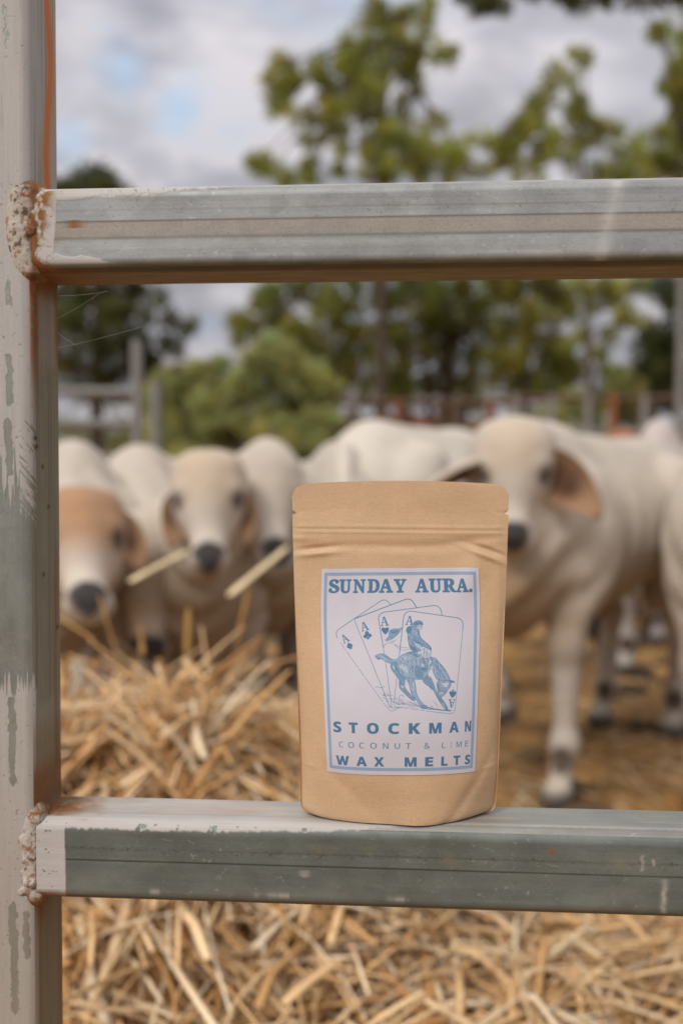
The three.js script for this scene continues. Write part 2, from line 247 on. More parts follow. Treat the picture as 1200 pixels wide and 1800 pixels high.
function postPaint(u, v, o) {
  const y = POSTY0 + u * POSTTEX, p = v * 4, per = 4 * (S - 2 * RAD) + 2 * Math.PI * RAD, t = v * per, py = 842 - (y - BASE - .206) * 2929;
  zinc(o, y, t, [128, 134, 131]); o[4] *= .8;
  const f = p < 1 ? p : -1, side = p >= 1 && p < 2 ? p - 1 : -1;
  if (f >= 0 || side >= 0) {
    const q = p;                                              // 0 .. 2 across front then side
    // front: white, a bare band between two brush edges, white again
    const topEdge = 866 + 100 * (streaks(t * 1100, y * 14, 3) - .5) * 2 - 26 * f, botEdge = 1212 + 44 * (streaks(t * 1000, y * 20 + 8, 3) - .5) * 2;
    let k = Math.max(sstep(topEdge + 6, topEdge - 6, py), sstep(botEdge - 6, botEdge + 6, py));
    if (q > .86 && py > 700 && py < 960) { const ed = 930 - 80 * streaks(t * 900, y * 9) + 30 * sstep(.86, 1.0, q), hat = streaks((y + t * 1.2) * 560, t * 130, 3); k = sstep(ed + 10, ed - 10, py) * lerp(1, .08, sstep(.50, .60, hat + .25 * sstep(760, 930, py) - .12)); }
    let kk = k;
    if (side >= 0) {                                          // side face: paint runs out under the joint
      const e1 = 640 + 70 * (streaks(t * 700, 3.3) - .5); kk = py < 345 ? .72 : lerp(.30, .04, sstep(e1 - 12, e1 + 12, py)) + .24 * sstep(1235, 1262, py + 30 * (streaks(t * 600, 2.2) - .5));
      if (side < .12) kk = Math.max(kk, k * (1 - sstep(.02, .12, side)));
      const olive = py < 345 ? .25 : .62; mixc(o, 118, 112, 92, olive);
      o[4] *= .5; o[3] = .75;
    }
    // worn line of chips where the flat turns into the corner
    if (q > .45 && q < 1.04) {
      const seg = (a, b) => sstep(a - 12, a + 8, py) * sstep(b + 14, b - 10, py), on = Math.max(.7 * seg(495, 545), seg(625, 715), seg(738, 838), seg(1228, 1385), .9 * seg(1600, 1800), .55 * seg(20, 118));
      const lineAt = .73 + .05 * (fbm(y * 25, 1.4) - .5) + .03 * (fbm(y * 140, 5.1, 0, 2) - .5), core = ridge(q - lineAt, .035 + .05 * fbm(y * 60, 9.3, 0, 2)) * on, rag = fbm(y * 260, t * 700, 0, 3);
      kk *= 1 - .92 * sstep(.50, .56, core * .62 + rag * .42 - (on < .6 && rag < .55 ? .2 : 0));
      if (py > 1590 && q > .8) { const m2 = ridge(q - .90, .06) * seg(1612, 1700) * .5 + rag * .45; kk *= 1 - .85 * sstep(.50, .56, m2); }
      const fl = spot(y * 520, t * 620); if (fl > .8) kk *= 1 - .8 * sstep(.8, .86, fl) * sstep(.35, .6, fbm(y * 30, 7, 0, 3));
    }
    if (f >= 0) {
      const gx = sstep(.72, .6, f) * (1 - sstep(60, 74, Math.abs(py - 172) + 60 * (streaks(t * 1100, 2.7) - .5))); if (gx > 0) kk *= 1 - .8 * gx * sstep(.38, .5, streaks(t * 1000, y * 50));
      const sc = streaks(t * 1300, y * 60); if (sc > .74) kk *= 1 - (sc - .74) * 2;
      const chip = spot(y * 420, t * 420 + 12); if (chip > .88) kk *= 1 - .6 * sstep(.88, .92, chip);
    }
    paintCoat(o, y, t, clamp(kk), [177, 176, 176], false);
    if (f >= 0) {
      // a run of thick paint and a smear of orange on the bare band
      const d1 = Math.hypot((f - .36) / .11, (py - 932) / 21); if (d1 < 1.15) { paintCoat(o, y, t, sstep(1.1, .95, d1)); o[5] += .2 * sstep(1.05, .9, d1); if (d1 > .8) rust(o, y, t, .5); }
      const d2 = (f > .38 && f < .53 && Math.abs(py - 1092) < 11 * (1 - (f - .38) / .17)); if (d2) { mixc(o, 176, 92, 52, .9); o[4] = 0; }
      mixc(o, 150, 138, 120, .08 + .40 * sstep(900, 1800, py) * (.6 + .6 * fbm(y * 12, t * 40)));   // thin dust, plus light falling off painted in low down
      rust(o, y, t, .45 * sstep(.8, 1, f) * sstep(60, 0, Math.min(Math.abs(py - 400), Math.abs(py - 1500))));
    } else {
      const st = streaks(y * 7, t * 420);
      mixc(o, 92, 84, 66, .4 * sstep(.45, .8, st)); mixc(o, 70, 68, 58, .7 * ridge(side - .52, .012) * (py > 640 && py < 1240 ? 1 : .3));
      const wx = .60 + .08 * Math.sin(py * .018) * (py < 345 ? 1 : 0) + .02 * (fbm(y * 60, 2) - .5);
      if (py < 345) { const dk = ridge(side - wx, .11) * (.75 + .4 * fbm(y * 40, t * 200, 0, 2)); mixc(o, 190, 102, 36, clamp(1.35 * dk)); mixc(o, 186, 130, 80, .4 * sstep(.55, .75, side) * fbm(y * 20, t * 60)); rust(o, y, t, .35 * ridge(side - .3, .1) * sstep(180, 320, py)); }
      else { rust(o, y, t, 1.15 * ridge(side - .10, .09) * (1 - sstep(560, 740, py)) + 1.5 * sstep(.7, .95, side) * (1 - sstep(560, 700, py)) + .55 * ridge(side - .72, .06) * sstep(900, 1120, py) * (1 - sstep(1360, 1400, py)) + .5 * ridge(side - .78, .06) * sstep(.4, .7, fbm(y * 20, 3)) * sstep(900, 960, py) + 1.2 * sstep(1330, 1400, py) * (1 - sstep(1420, 1450, py)) + 1.1 * (1 - sstep(490, 530, py)));
        mixc(o, 106, 84, 52, .45 * sstep(1240, 1330, py)); rust(o, y, t, .9 * ridge(side - .1, .15) * sstep(1570, 1590, py) * (1 - sstep(1600, 1680, py))); }
      for (const [yy, ss] of [[893, .5], [770, .08], [785, .1], [820, .3], [1015, .3], [1120, .8]]) mixc(o, 50, 38, 26, .9 * ridge(py - yy, 4) * ridge(side - ss, .04));
    }
  }
}
{
  const gate = base('yard_gate', [PX, 0, 0]);
  tag(gate, 'weathered galvanised steel yard gate, rusty welds and patchy white paint, in front of the cattle', 'gate');
  const railGeo = () => tube(2.2, S, RAD, 24, (pos, nor, l, b, a, nb, na) => { pos.push(l, -b, a); nor.push(0, -nb, na); });
  const fix = (g, L) => { const uv = g.attributes.uv; for (let i = 0; i < uv.count; i++) uv.setX(i, uv.getX(i) / L); return g; };
  for (const up of [true, false]) {
    const m = mesh('rail', fix(railGeo(), RAILTEX), surface(2048, 512, railPaint(up), { bump: .0007 }), gate);
    m.position.set(0, up ? BASE + .3296 + S / 2 : BASE - S / 2, -S / 2);
    m.userData.label = up ? 'upper grey rail with brown dusty underside' : 'lower dark grey rail with pale worn top';
  }
  const pg = tube(1.72, S, RAD, 24, (pos, nor, l, b, a, nb, na) => { pos.push(b, l, a); nor.push(nb, 0, na); });
  { const uv = pg.attributes.uv; for (let i = 0; i < uv.count; i++) uv.setX(i, (uv.getX(i) - POSTY0) / POSTTEX); }
  const post = mesh('post', pg, surface(2048, 512, postPaint, { bump: .0007 }), gate); post.position.set(-S / 2, 0, -S / 2);
  // weld beads down the joints
  const weldMat = std({ vertexColors: true, roughness: .75 });
  for (const up of [true, false]) {
    const y1 = up ? BASE + .3296 + S : BASE, y0 = y1 - S, F = new Field(V3(-.02, y0 - .014, -.02), V3(.016, y1 + .012, .012), .0007), r = rngOf(up ? 11 : 23);
    const centers = [];
    if (up) centers.push([-.0065, .049, .0072], [-.0085, .0405, .0078], [-.0095, .030, .0088], [-.0085, .019, .0086], [-.0065, .0095, .0078], [-.0045, .001, .0070], [.0035, .045, .0056], [.0025, .036, .0050]);
    else centers.push([-.0035, .0515, .0066], [-.0055, .043, .0068], [-.0048, .034, .0066], [-.0058, .0255, .0068], [-.0048, .017, .0066], [-.0055, .0085, .0068], [-.0032, .0, .0060]);
    for (const [x, dy, rr] of centers) F.blob(V3(x, y0 + dy, -.0072), [rr * 1.1, rr * 1.15, rr * .98], .008);
    F.cone(V3(-.001, y1 - .001, -.004), V3(0, y1 + .001, -.042), .0042, .0035, .003); F.cone(V3(-.001, y0 - .0, -.004), V3(0, y0 - .001, -.044), .0042, .0035, .003);
    for (let i = 0; i < 3; i++) { const dy = r() * S, x = -.004 + (r() - .5) * .013; F.blob(V3(x, y0 + dy, .0006 + (r() - .6) * .0014), [.0012 + r() * .002, .0012 + r() * .0018, .0009], .0035); }
    for (let i = 0; i < 12; i++) F.blob(V3(-.013 + (r() - .5) * .014, y0 + r() * (S + .012) - .006, -.0005), [.0004 + r() * .0007, .0004 + r() * .0006, .0009], .0006);
    const g = F.mesh(), P = g.attributes.position;
    for (let i = 0; i < P.count; i++) { const x = P.getX(i), y = P.getY(i), z = P.getZ(i), n = .0006 * (fbm(x * 420, y * 420, z * 420 + .01, 4) - .5); P.setXYZ(i, x + n, y + n, z + n * 1.5); }
    g.computeVertexNormals();
    colour(g, (x, y, z, o, nx, ny, nz) => {
      const n = fbm(x * 420, y * 420, z * 420 + 3.3, 4), m = fbm(x * 160 + 8, y * 160, z * 160 + 1.3, 3), fy = (y - y0) / S;
      let k = sstep(.50, .64, n) * .7 + sstep(-.001, -.005, z) * .22;
      if (up) k += 1.0 * ridge(x - .0015 - .001 * Math.sin(fy * 9), .0028) * (.5 + m) + .3 * sstep(.6, .9, fy) * ridge(x + .004, .006);
      else k += .75 * sstep(.12, -.05, fy) + .2 * ridge(x - .003, .003);
      if (fy > 1.02 || fy < -.02) k += up ? .6 : (fy < 0 ? .8 : .25);
      if (z < -.008) k += .7;
      k = clamp(k); const w = .86 + .22 * (m - .5) + (nz > .6 ? .04 : -.02), d = n;
      o[0] = lerp(.50 * w, lerp(.07, .27, d), k); o[1] = lerp(.465 * w, lerp(.034, .11, d), k); o[2] = lerp(.43 * w, lerp(.014, .03, d), k); const pitm = fbm(x * 330 + 5, y * 330, z * 330 + 2.2, 3); if (pitm > .64) { const kk = sstep(.64, .70, pitm) * .85; o[0] = lerp(o[0], .075, kk); o[1] = lerp(o[1], .045, kk); o[2] = lerp(o[2], .022, kk); }
      if (n < .27) { o[0] *= .45; o[1] *= .4; o[2] *= .33; }
    });
    mesh('weld', g, weldMat, gate);
  }
}

// ---------------------------------------------------------------- the kraft paper pouch standing on the lower rail
{
  const H = 0.2035, c0 = at(700, 1447, 0.600), PY = BASE + .0006;
  const pouch = base('paper_pouch', [c0.x, PY, -.0205], .045);
  tag(pouch, 'brown kraft paper stand-up pouch with a blue printed label, standing on the lower rail', 'pouch');
  const topHalf = .0652, sag = (v) => lerp(.0125, .0, sstep(-.05, .80, v)) + .0085 * Math.exp(-(((v - .33) / .26) ** 2));
  const lean = (v) => lerp(0, .004, v);
  function half(v) {                                          // silhouette half width
    let h = lerp(.0597, topHalf, sstep(-.1, 1.02, v) * .55 + v * .45);
    const y = v * H, top = H - y, R = .0085, RB = .0065;
    if (top < R) h -= R - Math.sqrt(Math.max(0, R * R - (R - top) ** 2));
    if (y < RB) h -= (RB - Math.sqrt(Math.max(0, RB * RB - (RB - y) ** 2))) * .9;
    const n = Math.abs(v - .9125); if (n < .0075) h -= .0036 * (1 - n / .0075);
    return h;
  }
  const foot = (u) => .0010 * Math.sin(u * 5 + 1) + (u > .35 ? -.0062 * sstep(.35, .95, u) : 0) + .0022 * Math.exp(-(((u - .22) / .2) ** 2));
  function front(u, v, out, off = 0) {                        // u -1..1, v 0..1
    const h = half(v), k = .16 * (1 - sstep(.55, 1, v)), a = Math.abs(u);
    // sides wrap round: the sheet turns away near its edges, so it looks narrower there
    const su = u * (1 + k * (1 - a * a * a)) / 1, x = h * clamp(su, -1.02, 1.02) * 1;
    const edge = Math.min(1, (1 - a) * 11);                   // flat sealed border
    let z = sag(v) * (1 - Math.pow(a, 2.6)) * 1.32 - sag(v) * .2 - .0002 + lean(v) + foot(u) * (1 - sstep(0, .16, v)) - .0065 * (1 - sstep(-.02, .2, v)) * (1 - a * a) * 0;
    z += (1 - sstep(.84, .93, v)) * sstep(.02, .2, v) * .0010 * edge;
    // the zip: two fine pressed ribs, and a step below it
    const zv = (v - .860) + .0018 * Math.sin(u * 2.2);
    z += edge * (.0004 * ridge(zv - .009, .0035) + .00045 * ridge(zv + .006, .004) - .0004 * ridge(zv, .003));
    // crumples where the filled part meets the zip, low at both corners
    const cr = (uu, vv, w, l, sl) => { const du = u - uu, dv = (v - vv) - sl * du; return Math.exp(-((du / l) ** 2) - ((dv / w) ** 2)); };
    z += -.0018 * cr(-.74, .806, .0065, .18, .03) + .0013 * cr(-.74, .790, .008, .20, .03) - .0021 * cr(.80, .802, .007, .15, -.10) + .0015 * cr(.78, .784, .009, .18, -.12) - .0010 * cr(.62, .83, .012, .25, .03) - .0009 * cr(0, .812, .014, .8, 0) + .0006 * cr(-.95, .835, .008, .15, .0);
    z += .0010 * cr(-.55, .75, .045, .14, -.5) + .0012 * cr(.62, .73, .06, .16, .4);
    z += .0006 * (fbm(u * 2.1 + 3, v * 3.4, 0, 3) - .5) * (1 - sstep(.9, 1, v)) + .0004 * (fbm(u * 9 + 1, v * 14, 0, 3) - .5);
    // soft dents near the base and the line where the gusset is sealed
    z += -.0011 * cr(.62, .085, .03, .25, .45) - .0008 * cr(-.45, .10, .03, .3, -.3) + .0007 * cr(.1, .12, .05, .4, 0) + .0004 * ridge(v - .158 - .02 * (a - .8), .004) * sstep(.72, .8, a);
    z += .0016 * Math.sin(u * 2.6 + .5) * sstep(.85, 1.0, v) * .8;
    const y = v * H + (v > .9 ? (.0012 - .0018 * u * u) * sstep(.9, 1, v) : 0) + (1 - sstep(0, .06, v)) * .0002;
    out[0] = x; out[1] = y; out[2] = z + off; return out;
  }
  function sheet(u0, u1, v0, v1, nu, nv, fn, flip, vs) {
    const pos = [], uv = [], idx = [], q = [0, 0, 0];
    for (let j = 0; j <= nv; j++) for (let i = 0; i <= nu; i++) { const a = i / nu, b = vs ? vs(j / nv) : j / nv, u = lerp(u0, u1, a), v = lerp(v0, v1, b); fn(u, v, q); pos.push(...q); uv.push(a, b); }
    for (let j = 0; j < nv; j++) for (let i = 0; i < nu; i++) { const k = j * (nu + 1) + i; flip ? idx.push(k, k + nu + 1, k + 1, k + 1, k + nu + 1, k + nu + 2) : idx.push(k, k + 1, k + nu + 1, k + 1, k + nu + 2, k + nu + 1); }
    const g = new THREE.BufferGeometry(); g.setAttribute('position', new THREE.Float32BufferAttribute(pos, 3)); g.setAttribute('uv', new THREE.Float32BufferAttribute(uv, 2)); g.setIndex(idx); g.computeVertexNormals(); return g;
  }
  const kraft = surface(1024, 1600, (u, v, o) => {
    const x = u * .13, y = v * H;
    const lin = vnoise(x * 120, y * 3800) - .5, fib = fbm(x * 900, y * 1500, 0, 3) - .5, blot = fbm(x * 60, y * 90, 0, 4) - .5, fine = vnoise(x * 3600, y * 3600) - .5;
    const n = (.028 * lin + .06 * fib + .05 * blot) + .05 * fine;
    o[0] = 203 * (1 + n); o[1] = 173 * (1 + n * 1.08); o[2] = 139 * (1 + n * 1.2);
    const fl = vnoise(x * 1400 + 9, y * 900); if (fl > .93) mixc(o, 140, 108, 74, (fl - .93) * 6);
    o[3] = .66 + .1 * fib; o[4] = 0; o[5] = .5 + .3 * fib + .25 * lin + .3 * fine;
  }, { bump: .00012, wrap: THREE.ClampToEdgeWrapping });
  const fr = mesh('front_panel', sheet(-1, 1, 0, 1, 120, 200, (u, v, q) => front(u, v, q)), kraft, pouch);
  const back = (u, v, q) => { front(u, v, q); const w = 1 - Math.abs(u) ** 2.6; q[2] = lean(v) - .0006 - sag(v) * 1.2 * w - (1 - sstep(0, .7, v)) * .006 * w + (u > .35 ? -.0062 * sstep(.35, .95, u) : 0) * (1 - sstep(0, .16, v)) * .9; };
  mesh('back_panel', sheet(-1, 1, 0, 1, 60, 100, back, true), kraft, pouch);
  mesh('bottom_gusset', sheet(-.99, .99, 0, 1, 60, 8, (u, v, q) => { const a = [0, 0, 0], b = [0, 0, 0]; front(u, .006, a, -.0006); back(u, .006, b); q[0] = lerp(a[0], b[0], v); q[2] = lerp(a[2], b[2], v); q[1] = .0014 + .012 * Math.sin(Math.PI * v) * (1 - u * u); }), kraft, pouch);

  // ---- the label: print on white paper, drawn from the photograph's lettering and drawing
  const CW = 1024, CH = 1332, cv = document.createElement('canvas'); cv.width = CW; cv.height = CH;
  const g = cv.getContext('2d');
  g.fillStyle = '#c9c9d6'; g.fillRect(0, 0, CW, CH);
  const INK = '#47789f', PALE = '#8ea6c4', MID = 'rgba(77,122,162,';
  const LX = (X, Y) => 512 + .985 * ((X - (565 + 13 * (Y - 1003) / 352)) / (272 - 22 * (Y - 1003) / 352) * CW - 512), LY = (X, Y) => (Y - 1004 + 3 * (X - 565) / 270 - (Y - 1003) / 352 * 9 * (1 - ((X - 702) / 130) ** 2)) / 347 * CH;
  const sx = CW / 266, sy = CH / 347;
  g.strokeStyle = PALE; g.lineWidth = 21; g.strokeRect(32, 37, CW - 64, CH - 74);
  g.fillStyle = INK; g.textAlign = 'center'; g.textBaseline = 'alphabetic';
  function letter(ch, x0, x1, yBase, cap, font) {             // fit one letter into a box of canvas pixels
    g.font = font + ' 200px ' + (font.includes('serifed') ? 'serif' : 'sans-serif');
    const m = g.measureText(ch), w = m.actualBoundingBoxLeft + m.actualBoundingBoxRight, h = 200 * .714;
    g.save(); g.translate((x0 + x1) / 2, yBase); g.scale((x1 - x0) / w, cap / h); if (font === 'bold') { g.lineWidth = 9; g.strokeStyle = INK; g.strokeText(ch, (m.actualBoundingBoxLeft - m.actualBoundingBoxRight) / 2, 0); } g.fillText(ch, (m.actualBoundingBoxLeft - m.actualBoundingBoxRight) / 2, 0); g.restore();
  }
  const row = (list, yTop, yBot, k, ox, oy, font) => { for (const [ch, a, b] of list) { const X0 = ox + a / k, X1 = ox + b / k, Y = oy + yBot / k; letter(ch, LX(X0, Y), LX(X1, Y), LY(700, Y), (yBot - yTop) / k * sy, font); } };
  const serif = (ch, a, b) => { const X0 = 560 + a / 4.138, X1 = 560 + b / 4.138, Y = 1034 + 5.4; g.font = 'bold 200px serif'; const m = g.measureText(ch), w = m.actualBoundingBoxLeft + m.actualBoundingBoxRight; g.save(); g.translate((LX(X0, 1040) + LX(X1, 1040)) / 2, 159); g.scale((LX(X1, 1040) - LX(X0, 1040)) / w, 84 / (200 * .714)); g.lineWidth = 11; g.strokeStyle = INK; g.strokeText(ch, (m.actualBoundingBoxLeft - m.actualBoundingBoxRight) / 2, 0); g.fillText(ch, (m.actualBoundingBoxLeft - m.actualBoundingBoxRight) / 2, 0); g.restore(); };
  for (const [c, a, b] of [['S', 80, 155], ['U', 160, 242], ['N', 260, 342], ['D', 360, 440], ['A', 440, 532], ['Y', 543, 624], ['A', 690, 776], ['U', 785, 870], ['R', 880, 970], ['A', 976, 1062], ['.', 1070, 1092]]) serif(c, a, b);
  row([['S', 124, 178], ['T', 236, 294], ['O', 360, 436], ['C', 503, 572], ['K', 641, 712], ['M', 777, 857], ['A', 916, 980], ['N', 1029, 1074]], 118, 188, 4.138, 560, 1240, 'bold');
  row([['C', 162, 193], ['O', 228, 270], ['C', 305, 341], ['O', 380, 424], ['N', 466, 502], ['U', 544, 580], ['T', 617, 655], ['&', 742, 780], ['L', 863, 888], ['I', 922, 930], ['M', 966, 1004], ['E', 1031, 1055]], 257, 297, 4.138, 560, 1240, '');
  row([['W', 142, 232], ['A', 288, 355], ['X', 409, 471], ['M', 614, 690], ['E', 752, 802], ['L', 861, 902], ['T', 948, 994], ['S', 1033, 1071]], 362, 426, 4.138, 560, 1240, 'bold');
  // ---- the fan of cards (points in a 5x enlargement with origin 580, 1040)
  const P5 = ([x, y]) => { const X = 580 + x / 5, Y = 1040 + y / 5; return [LX(X, Y), LY(X, Y)]; }, P7 = ([x, y]) => { const X = 640 + x / 7.5, Y = 1080 + y / 7.5; return [LX(X, Y), LY(X, Y)]; };
  const path = (pts, P, close) => { g.beginPath(); const q = pts.map(P); g.moveTo(...q[0]); for (let i = 1; i < q.length - (close ? 0 : 1); i++) { const n = q[(i + 1) % q.length]; g.quadraticCurveTo(...q[i], (q[i][0] + n[0]) / 2, (q[i][1] + n[1]) / 2); } if (!close) g.lineTo(...q[q.length - 1]); else g.closePath(); };
  const poly = (pts, P) => { g.beginPath(); pts.map(P).forEach((q, i) => (i ? g.lineTo(...q) : g.moveTo(...q))); };
  const rounded = (pts, P, rad) => { const q = pts.map(P); g.beginPath(); g.moveTo(...q[0]); for (let i = 1; i < q.length - 1; i++) g.arcTo(...q[i], ...q[i + 1], rad); g.lineTo(...q[q.length - 1]); };
  const dr = rngOf(77);
  g.lineCap = g.lineJoin = 'round'; g.strokeStyle = '#5f84a6'; g.lineWidth = 4.4;
  rounded([[85, 415], [70, 360], [240, 245], [478, 78], [530, 135]], P5, 34); g.stroke();
  g.lineWidth = 6; rounded([[240, 250], [690, 70], [738, 155]], P5, 40); g.stroke();
  g.lineWidth = 3.6; rounded([[520, 1005], [232, 270], [242, 245], [300, 225]], P5, 22); g.stroke();
  g.lineWidth = 5; rounded([[468, 500], [420, 205], [930, 130], [947, 215]], P5, 44); g.stroke(); g.lineWidth = 3.2; poly([[468, 500], [535, 1005]], P5); g.stroke();
  g.lineWidth = 5; rounded([[598, 550], [640, 180], [1130, 246], [1120, 340]], P5, 46); g.stroke(); g.lineWidth = 3; poly([[598, 550], [552, 960]], P5); g.stroke();
  rounded([[1126, 300], [1048, 1050], [860, 1034]], P5, 30); g.stroke();
  g.lineWidth = 2.8; g.setLineDash([60, 9, 120, 7]); poly([[112, 455], [470, 970]], P5); g.stroke(); g.setLineDash([]);
  rounded([[470, 970], [530, 1040], [600, 1002]], P5, 20); g.stroke(); rounded([[515, 985], [540, 1010], [610, 1000]], P5, 14); g.stroke(); rounded([[552, 950], [556, 1000], [640, 1005]], P5, 14); g.stroke();
  g.setLineDash([26, 10, 50, 12]); poly([[640, 1005], [860, 1034]], P5); g.stroke(); g.setLineDash([]);
  const pip = (kind, x, y, s, rot, k = 1) => {
    const [cx, cy] = P5([x, y]); g.save(); g.translate(cx, cy); g.rotate(rot); g.scale(s * k, s); g.fillStyle = INK; g.beginPath();
    if (kind === 'A') { g.font = 'bold 118px serif'; g.fillStyle = '#4f7fa6'; g.scale(.86, 1.05); g.fillText('A', 0, 42); g.restore(); return; }
    if (kind === 'diamond') { g.moveTo(0, -40); g.lineTo(34, 0); g.lineTo(0, 40); g.lineTo(-34, 0); }
    if (kind === 'heart') { g.moveTo(0, 42); g.bezierCurveTo(-60, -10, -40, -52, 0, -24); g.bezierCurveTo(40, -52, 60, -10, 0, 42); }
    if (kind === 'spade') { g.moveTo(0, -44); g.bezierCurveTo(-60, 6, -40, 46, -4, 20); g.lineTo(-14, 44); g.lineTo(14, 44); g.lineTo(4, 20); g.bezierCurveTo(40, 46, 60, 6, 0, -44); }
    if (kind === 'club') { g.arc(0, -20, 20, 0, 7); g.moveTo(-2, 10); g.arc(-22, 10, 20, 0, 7); g.moveTo(42, 10); g.arc(22, 10, 20, 0, 7); g.rect(-8, -10, 16, 30); g.moveTo(-5, 10); g.lineTo(-14, 46); g.lineTo(14, 46); g.lineTo(5, 10); }
    g.fill(); g.restore();
  };
  pip('A', 150, 420, .62, -.52); pip('diamond', 192, 484, .62, -.45, 1.05); pip('A', 313, 318, .66, -.27); pip('club', 338, 392, .62, -.2);
  pip('A', 476, 276, .68, -.1); pip('heart', 484, 356, .62, -.05); pip('A', 681, 268, .66, .06); pip('spade', 1032, 880, .60, Math.PI + .08); pip('A', 1024, 960, .60, Math.PI + .06);
  // ---- the bucking horse and its rider, an engraving: flat washes, then hatching clipped to each shape
  function shape(pts, wash, hatch = 0, ang = .9, dark = .85) {
    path(pts, P7, true); g.save(); g.fillStyle = '#cfcfdb'; g.fill(); g.fillStyle = MID + wash + ')'; g.fill(); g.clip();
    const q = pts.map(P7), x0 = Math.min(...q.map((p) => p[0])), x1 = Math.max(...q.map((p) => p[0])), y0 = Math.min(...q.map((p) => p[1])), y1 = Math.max(...q.map((p) => p[1]));
    g.lineWidth = 2.4;
    for (let i = 0; i < hatch; i++) { const x = lerp(x0, x1, dr()), y = lerp(y0, y1, dr()), l = 10 + 30 * dr(), a = ang + (dr() - .5) * .5; g.strokeStyle = MID + (.35 + .55 * dr()) + ')'; g.beginPath(); g.moveTo(x, y); g.quadraticCurveTo(x + Math.cos(a) * l * .5 + 3, y + Math.sin(a) * l * .5, x + Math.cos(a + .3) * l, y + Math.sin(a + .3) * l); g.stroke(); if (i % 3 === 0) { g.strokeStyle = 'rgba(205,206,219,' + (.3 + .4 * dr()) + ')'; g.beginPath(); g.moveTo(x + 5, y); g.lineTo(x + 5 + Math.cos(a) * l * .7, y + Math.sin(a) * l * .7); g.stroke(); } }
    g.restore(); path(pts, P7, true); g.strokeStyle = MID + dark + ')'; g.lineWidth = 2.8; g.stroke();
  }
  const dark = (pts, a = .8) => { path(pts, P7, true); g.fillStyle = MID + a + ')'; g.fill(); };
  const light = (pts, a = .55) => { path(pts, P7, true); g.fillStyle = 'rgba(207,207,220,' + a + ')'; g.fill(); };
  const line = (pts, w = 2.6, a = .85) => { path(pts, P7); g.strokeStyle = MID + a + ')'; g.lineWidth = w; g.stroke(); };
  shape([[278, 365], [285, 340], [325, 310], [318, 250], [340, 225], [380, 208], [440, 215], [468, 195], [470, 215], [440, 270], [400, 310], [340, 355]], .55, 50, -.6);
  dark([[340, 240], [400, 215], [440, 230], [420, 265], [350, 290]], .5); for (const q of [[[250, 440], [310, 380]], [[320, 395], [370, 360]], [[350, 400], [405, 350]], [[455, 230], [490, 185]]]) line(q, 3);
  line([[375, 405], [430, 440], [555, 455]]); line([[385, 415], [440, 470], [500, 485], [560, 475]]);
  shape([[150, 560], [180, 530], [240, 525], [290, 545], [340, 595], [410, 605], [420, 650], [350, 655], [290, 635], [250, 605], [200, 580], [180, 600]], .45, 60, .4);
  for (let i = 0; i < 9; i++) line([[150 + i * 5, 545 + i * 6], [175 + i * 6, 560 + i * 5], [190 + i * 3, 610 - i * 3]], 2, .7);
  // hind legs, the near one then the far one
  shape([[345, 640], [400, 630], [440, 700], [520, 800], [505, 900], [510, 960], [570, 1030], [640, 1100], [610, 1130], [480, 1000], [440, 950], [440, 900], [445, 850], [370, 760], [335, 700]], .7, 90, 1.1);
  light([[365, 670], [385, 690], [388, 730], [370, 720]], .9); light([[450, 920], [500, 925], [510, 960], [470, 965]], .5);
  shape([[500, 760], [610, 760], [625, 850], [640, 930], [650, 1040], [720, 1150], [780, 1190], [780, 1215], [720, 1215], [680, 1150], [590, 1040], [570, 960], [560, 890], [505, 830]], .5, 110, 1.2);
  light([[600, 860], [625, 900], [622, 1000], [600, 960]], .45); dark([[505, 840], [560, 890], [565, 940], [510, 900]], .05);
  // fore legs
  shape([[720, 830], [800, 760], [860, 900], [900, 1000], [960, 1080], [1050, 1215], [1000, 1220], [950, 1150], [900, 1070], [860, 980], [800, 930], [735, 890]], .72, 100, 1.0);
  light([[870, 930], [900, 1000], [930, 1060], [905, 1030], [870, 970]], .4); light([[960, 1130], [1010, 1190], [1000, 1205], [955, 1150]], .5);
  // trunk, neck and head
  shape([[400, 610], [460, 545], [540, 520], [640, 515], [760, 560], [840, 600], [830, 700], [790, 800], [720, 850], [640, 850], [600, 830], [540, 830], [440, 780], [390, 690]], .45, 190, 1.2);
  light([[430, 690], [470, 640], [540, 700], [560, 790], [500, 740]], .5); light([[480, 560], [560, 545], [600, 600], [520, 620]], .35); dark([[625, 700], [650, 640], [700, 720], [740, 780], [715, 840], [640, 840]], .5); dark([[395, 640], [420, 620], [420, 700], [460, 780], [400, 740]], .5);
  shape([[800, 560], [850, 555], [940, 640], [1010, 720], [1050, 800], [1075, 860], [1000, 870], [930, 860], [890, 840], [860, 760], [820, 700], [790, 760], [760, 740], [770, 640]], .45, 150, 1.0);
  light([[800, 690], [850, 650], [850, 760], [820, 840], [780, 790]], .5); dark([[855, 600], [900, 660], [960, 760], [940, 780], [880, 690]], .35);
  for (let i = 0; i < 12; i++) line([[860 + i * 16, 590 + i * 20], [885 + i * 16, 560 + i * 22], [900 + i * 14, 600 + i * 20]], 2.2, .8);
  shape([[930, 850], [1010, 855], [1075, 860], [1078, 910], [1040, 970], [1000, 1030], [950, 1070], [915, 1055], [910, 960], [890, 890]], .5, 80, 1.0);
  light([[965, 890], [1040, 870], [1050, 910], [990, 950]], .75); light([[925, 1010], [975, 985], [985, 1015], [935, 1040]], .5); dark([[900, 930], [930, 910], [930, 980], [912, 1010]], .4);
  dark([[1060, 840], [1132, 862], [1128, 878], [1066, 885]], .85);
  // saddle, chaps, boot
  shape([[520, 520], [600, 490], [660, 500], [690, 560], [650, 570], [600, 530]], .7, 30); shape([[690, 600], [760, 580], [830, 560], [850, 640], [800, 720], [740, 750], [700, 720], [690, 660]], .5, 80, .7);
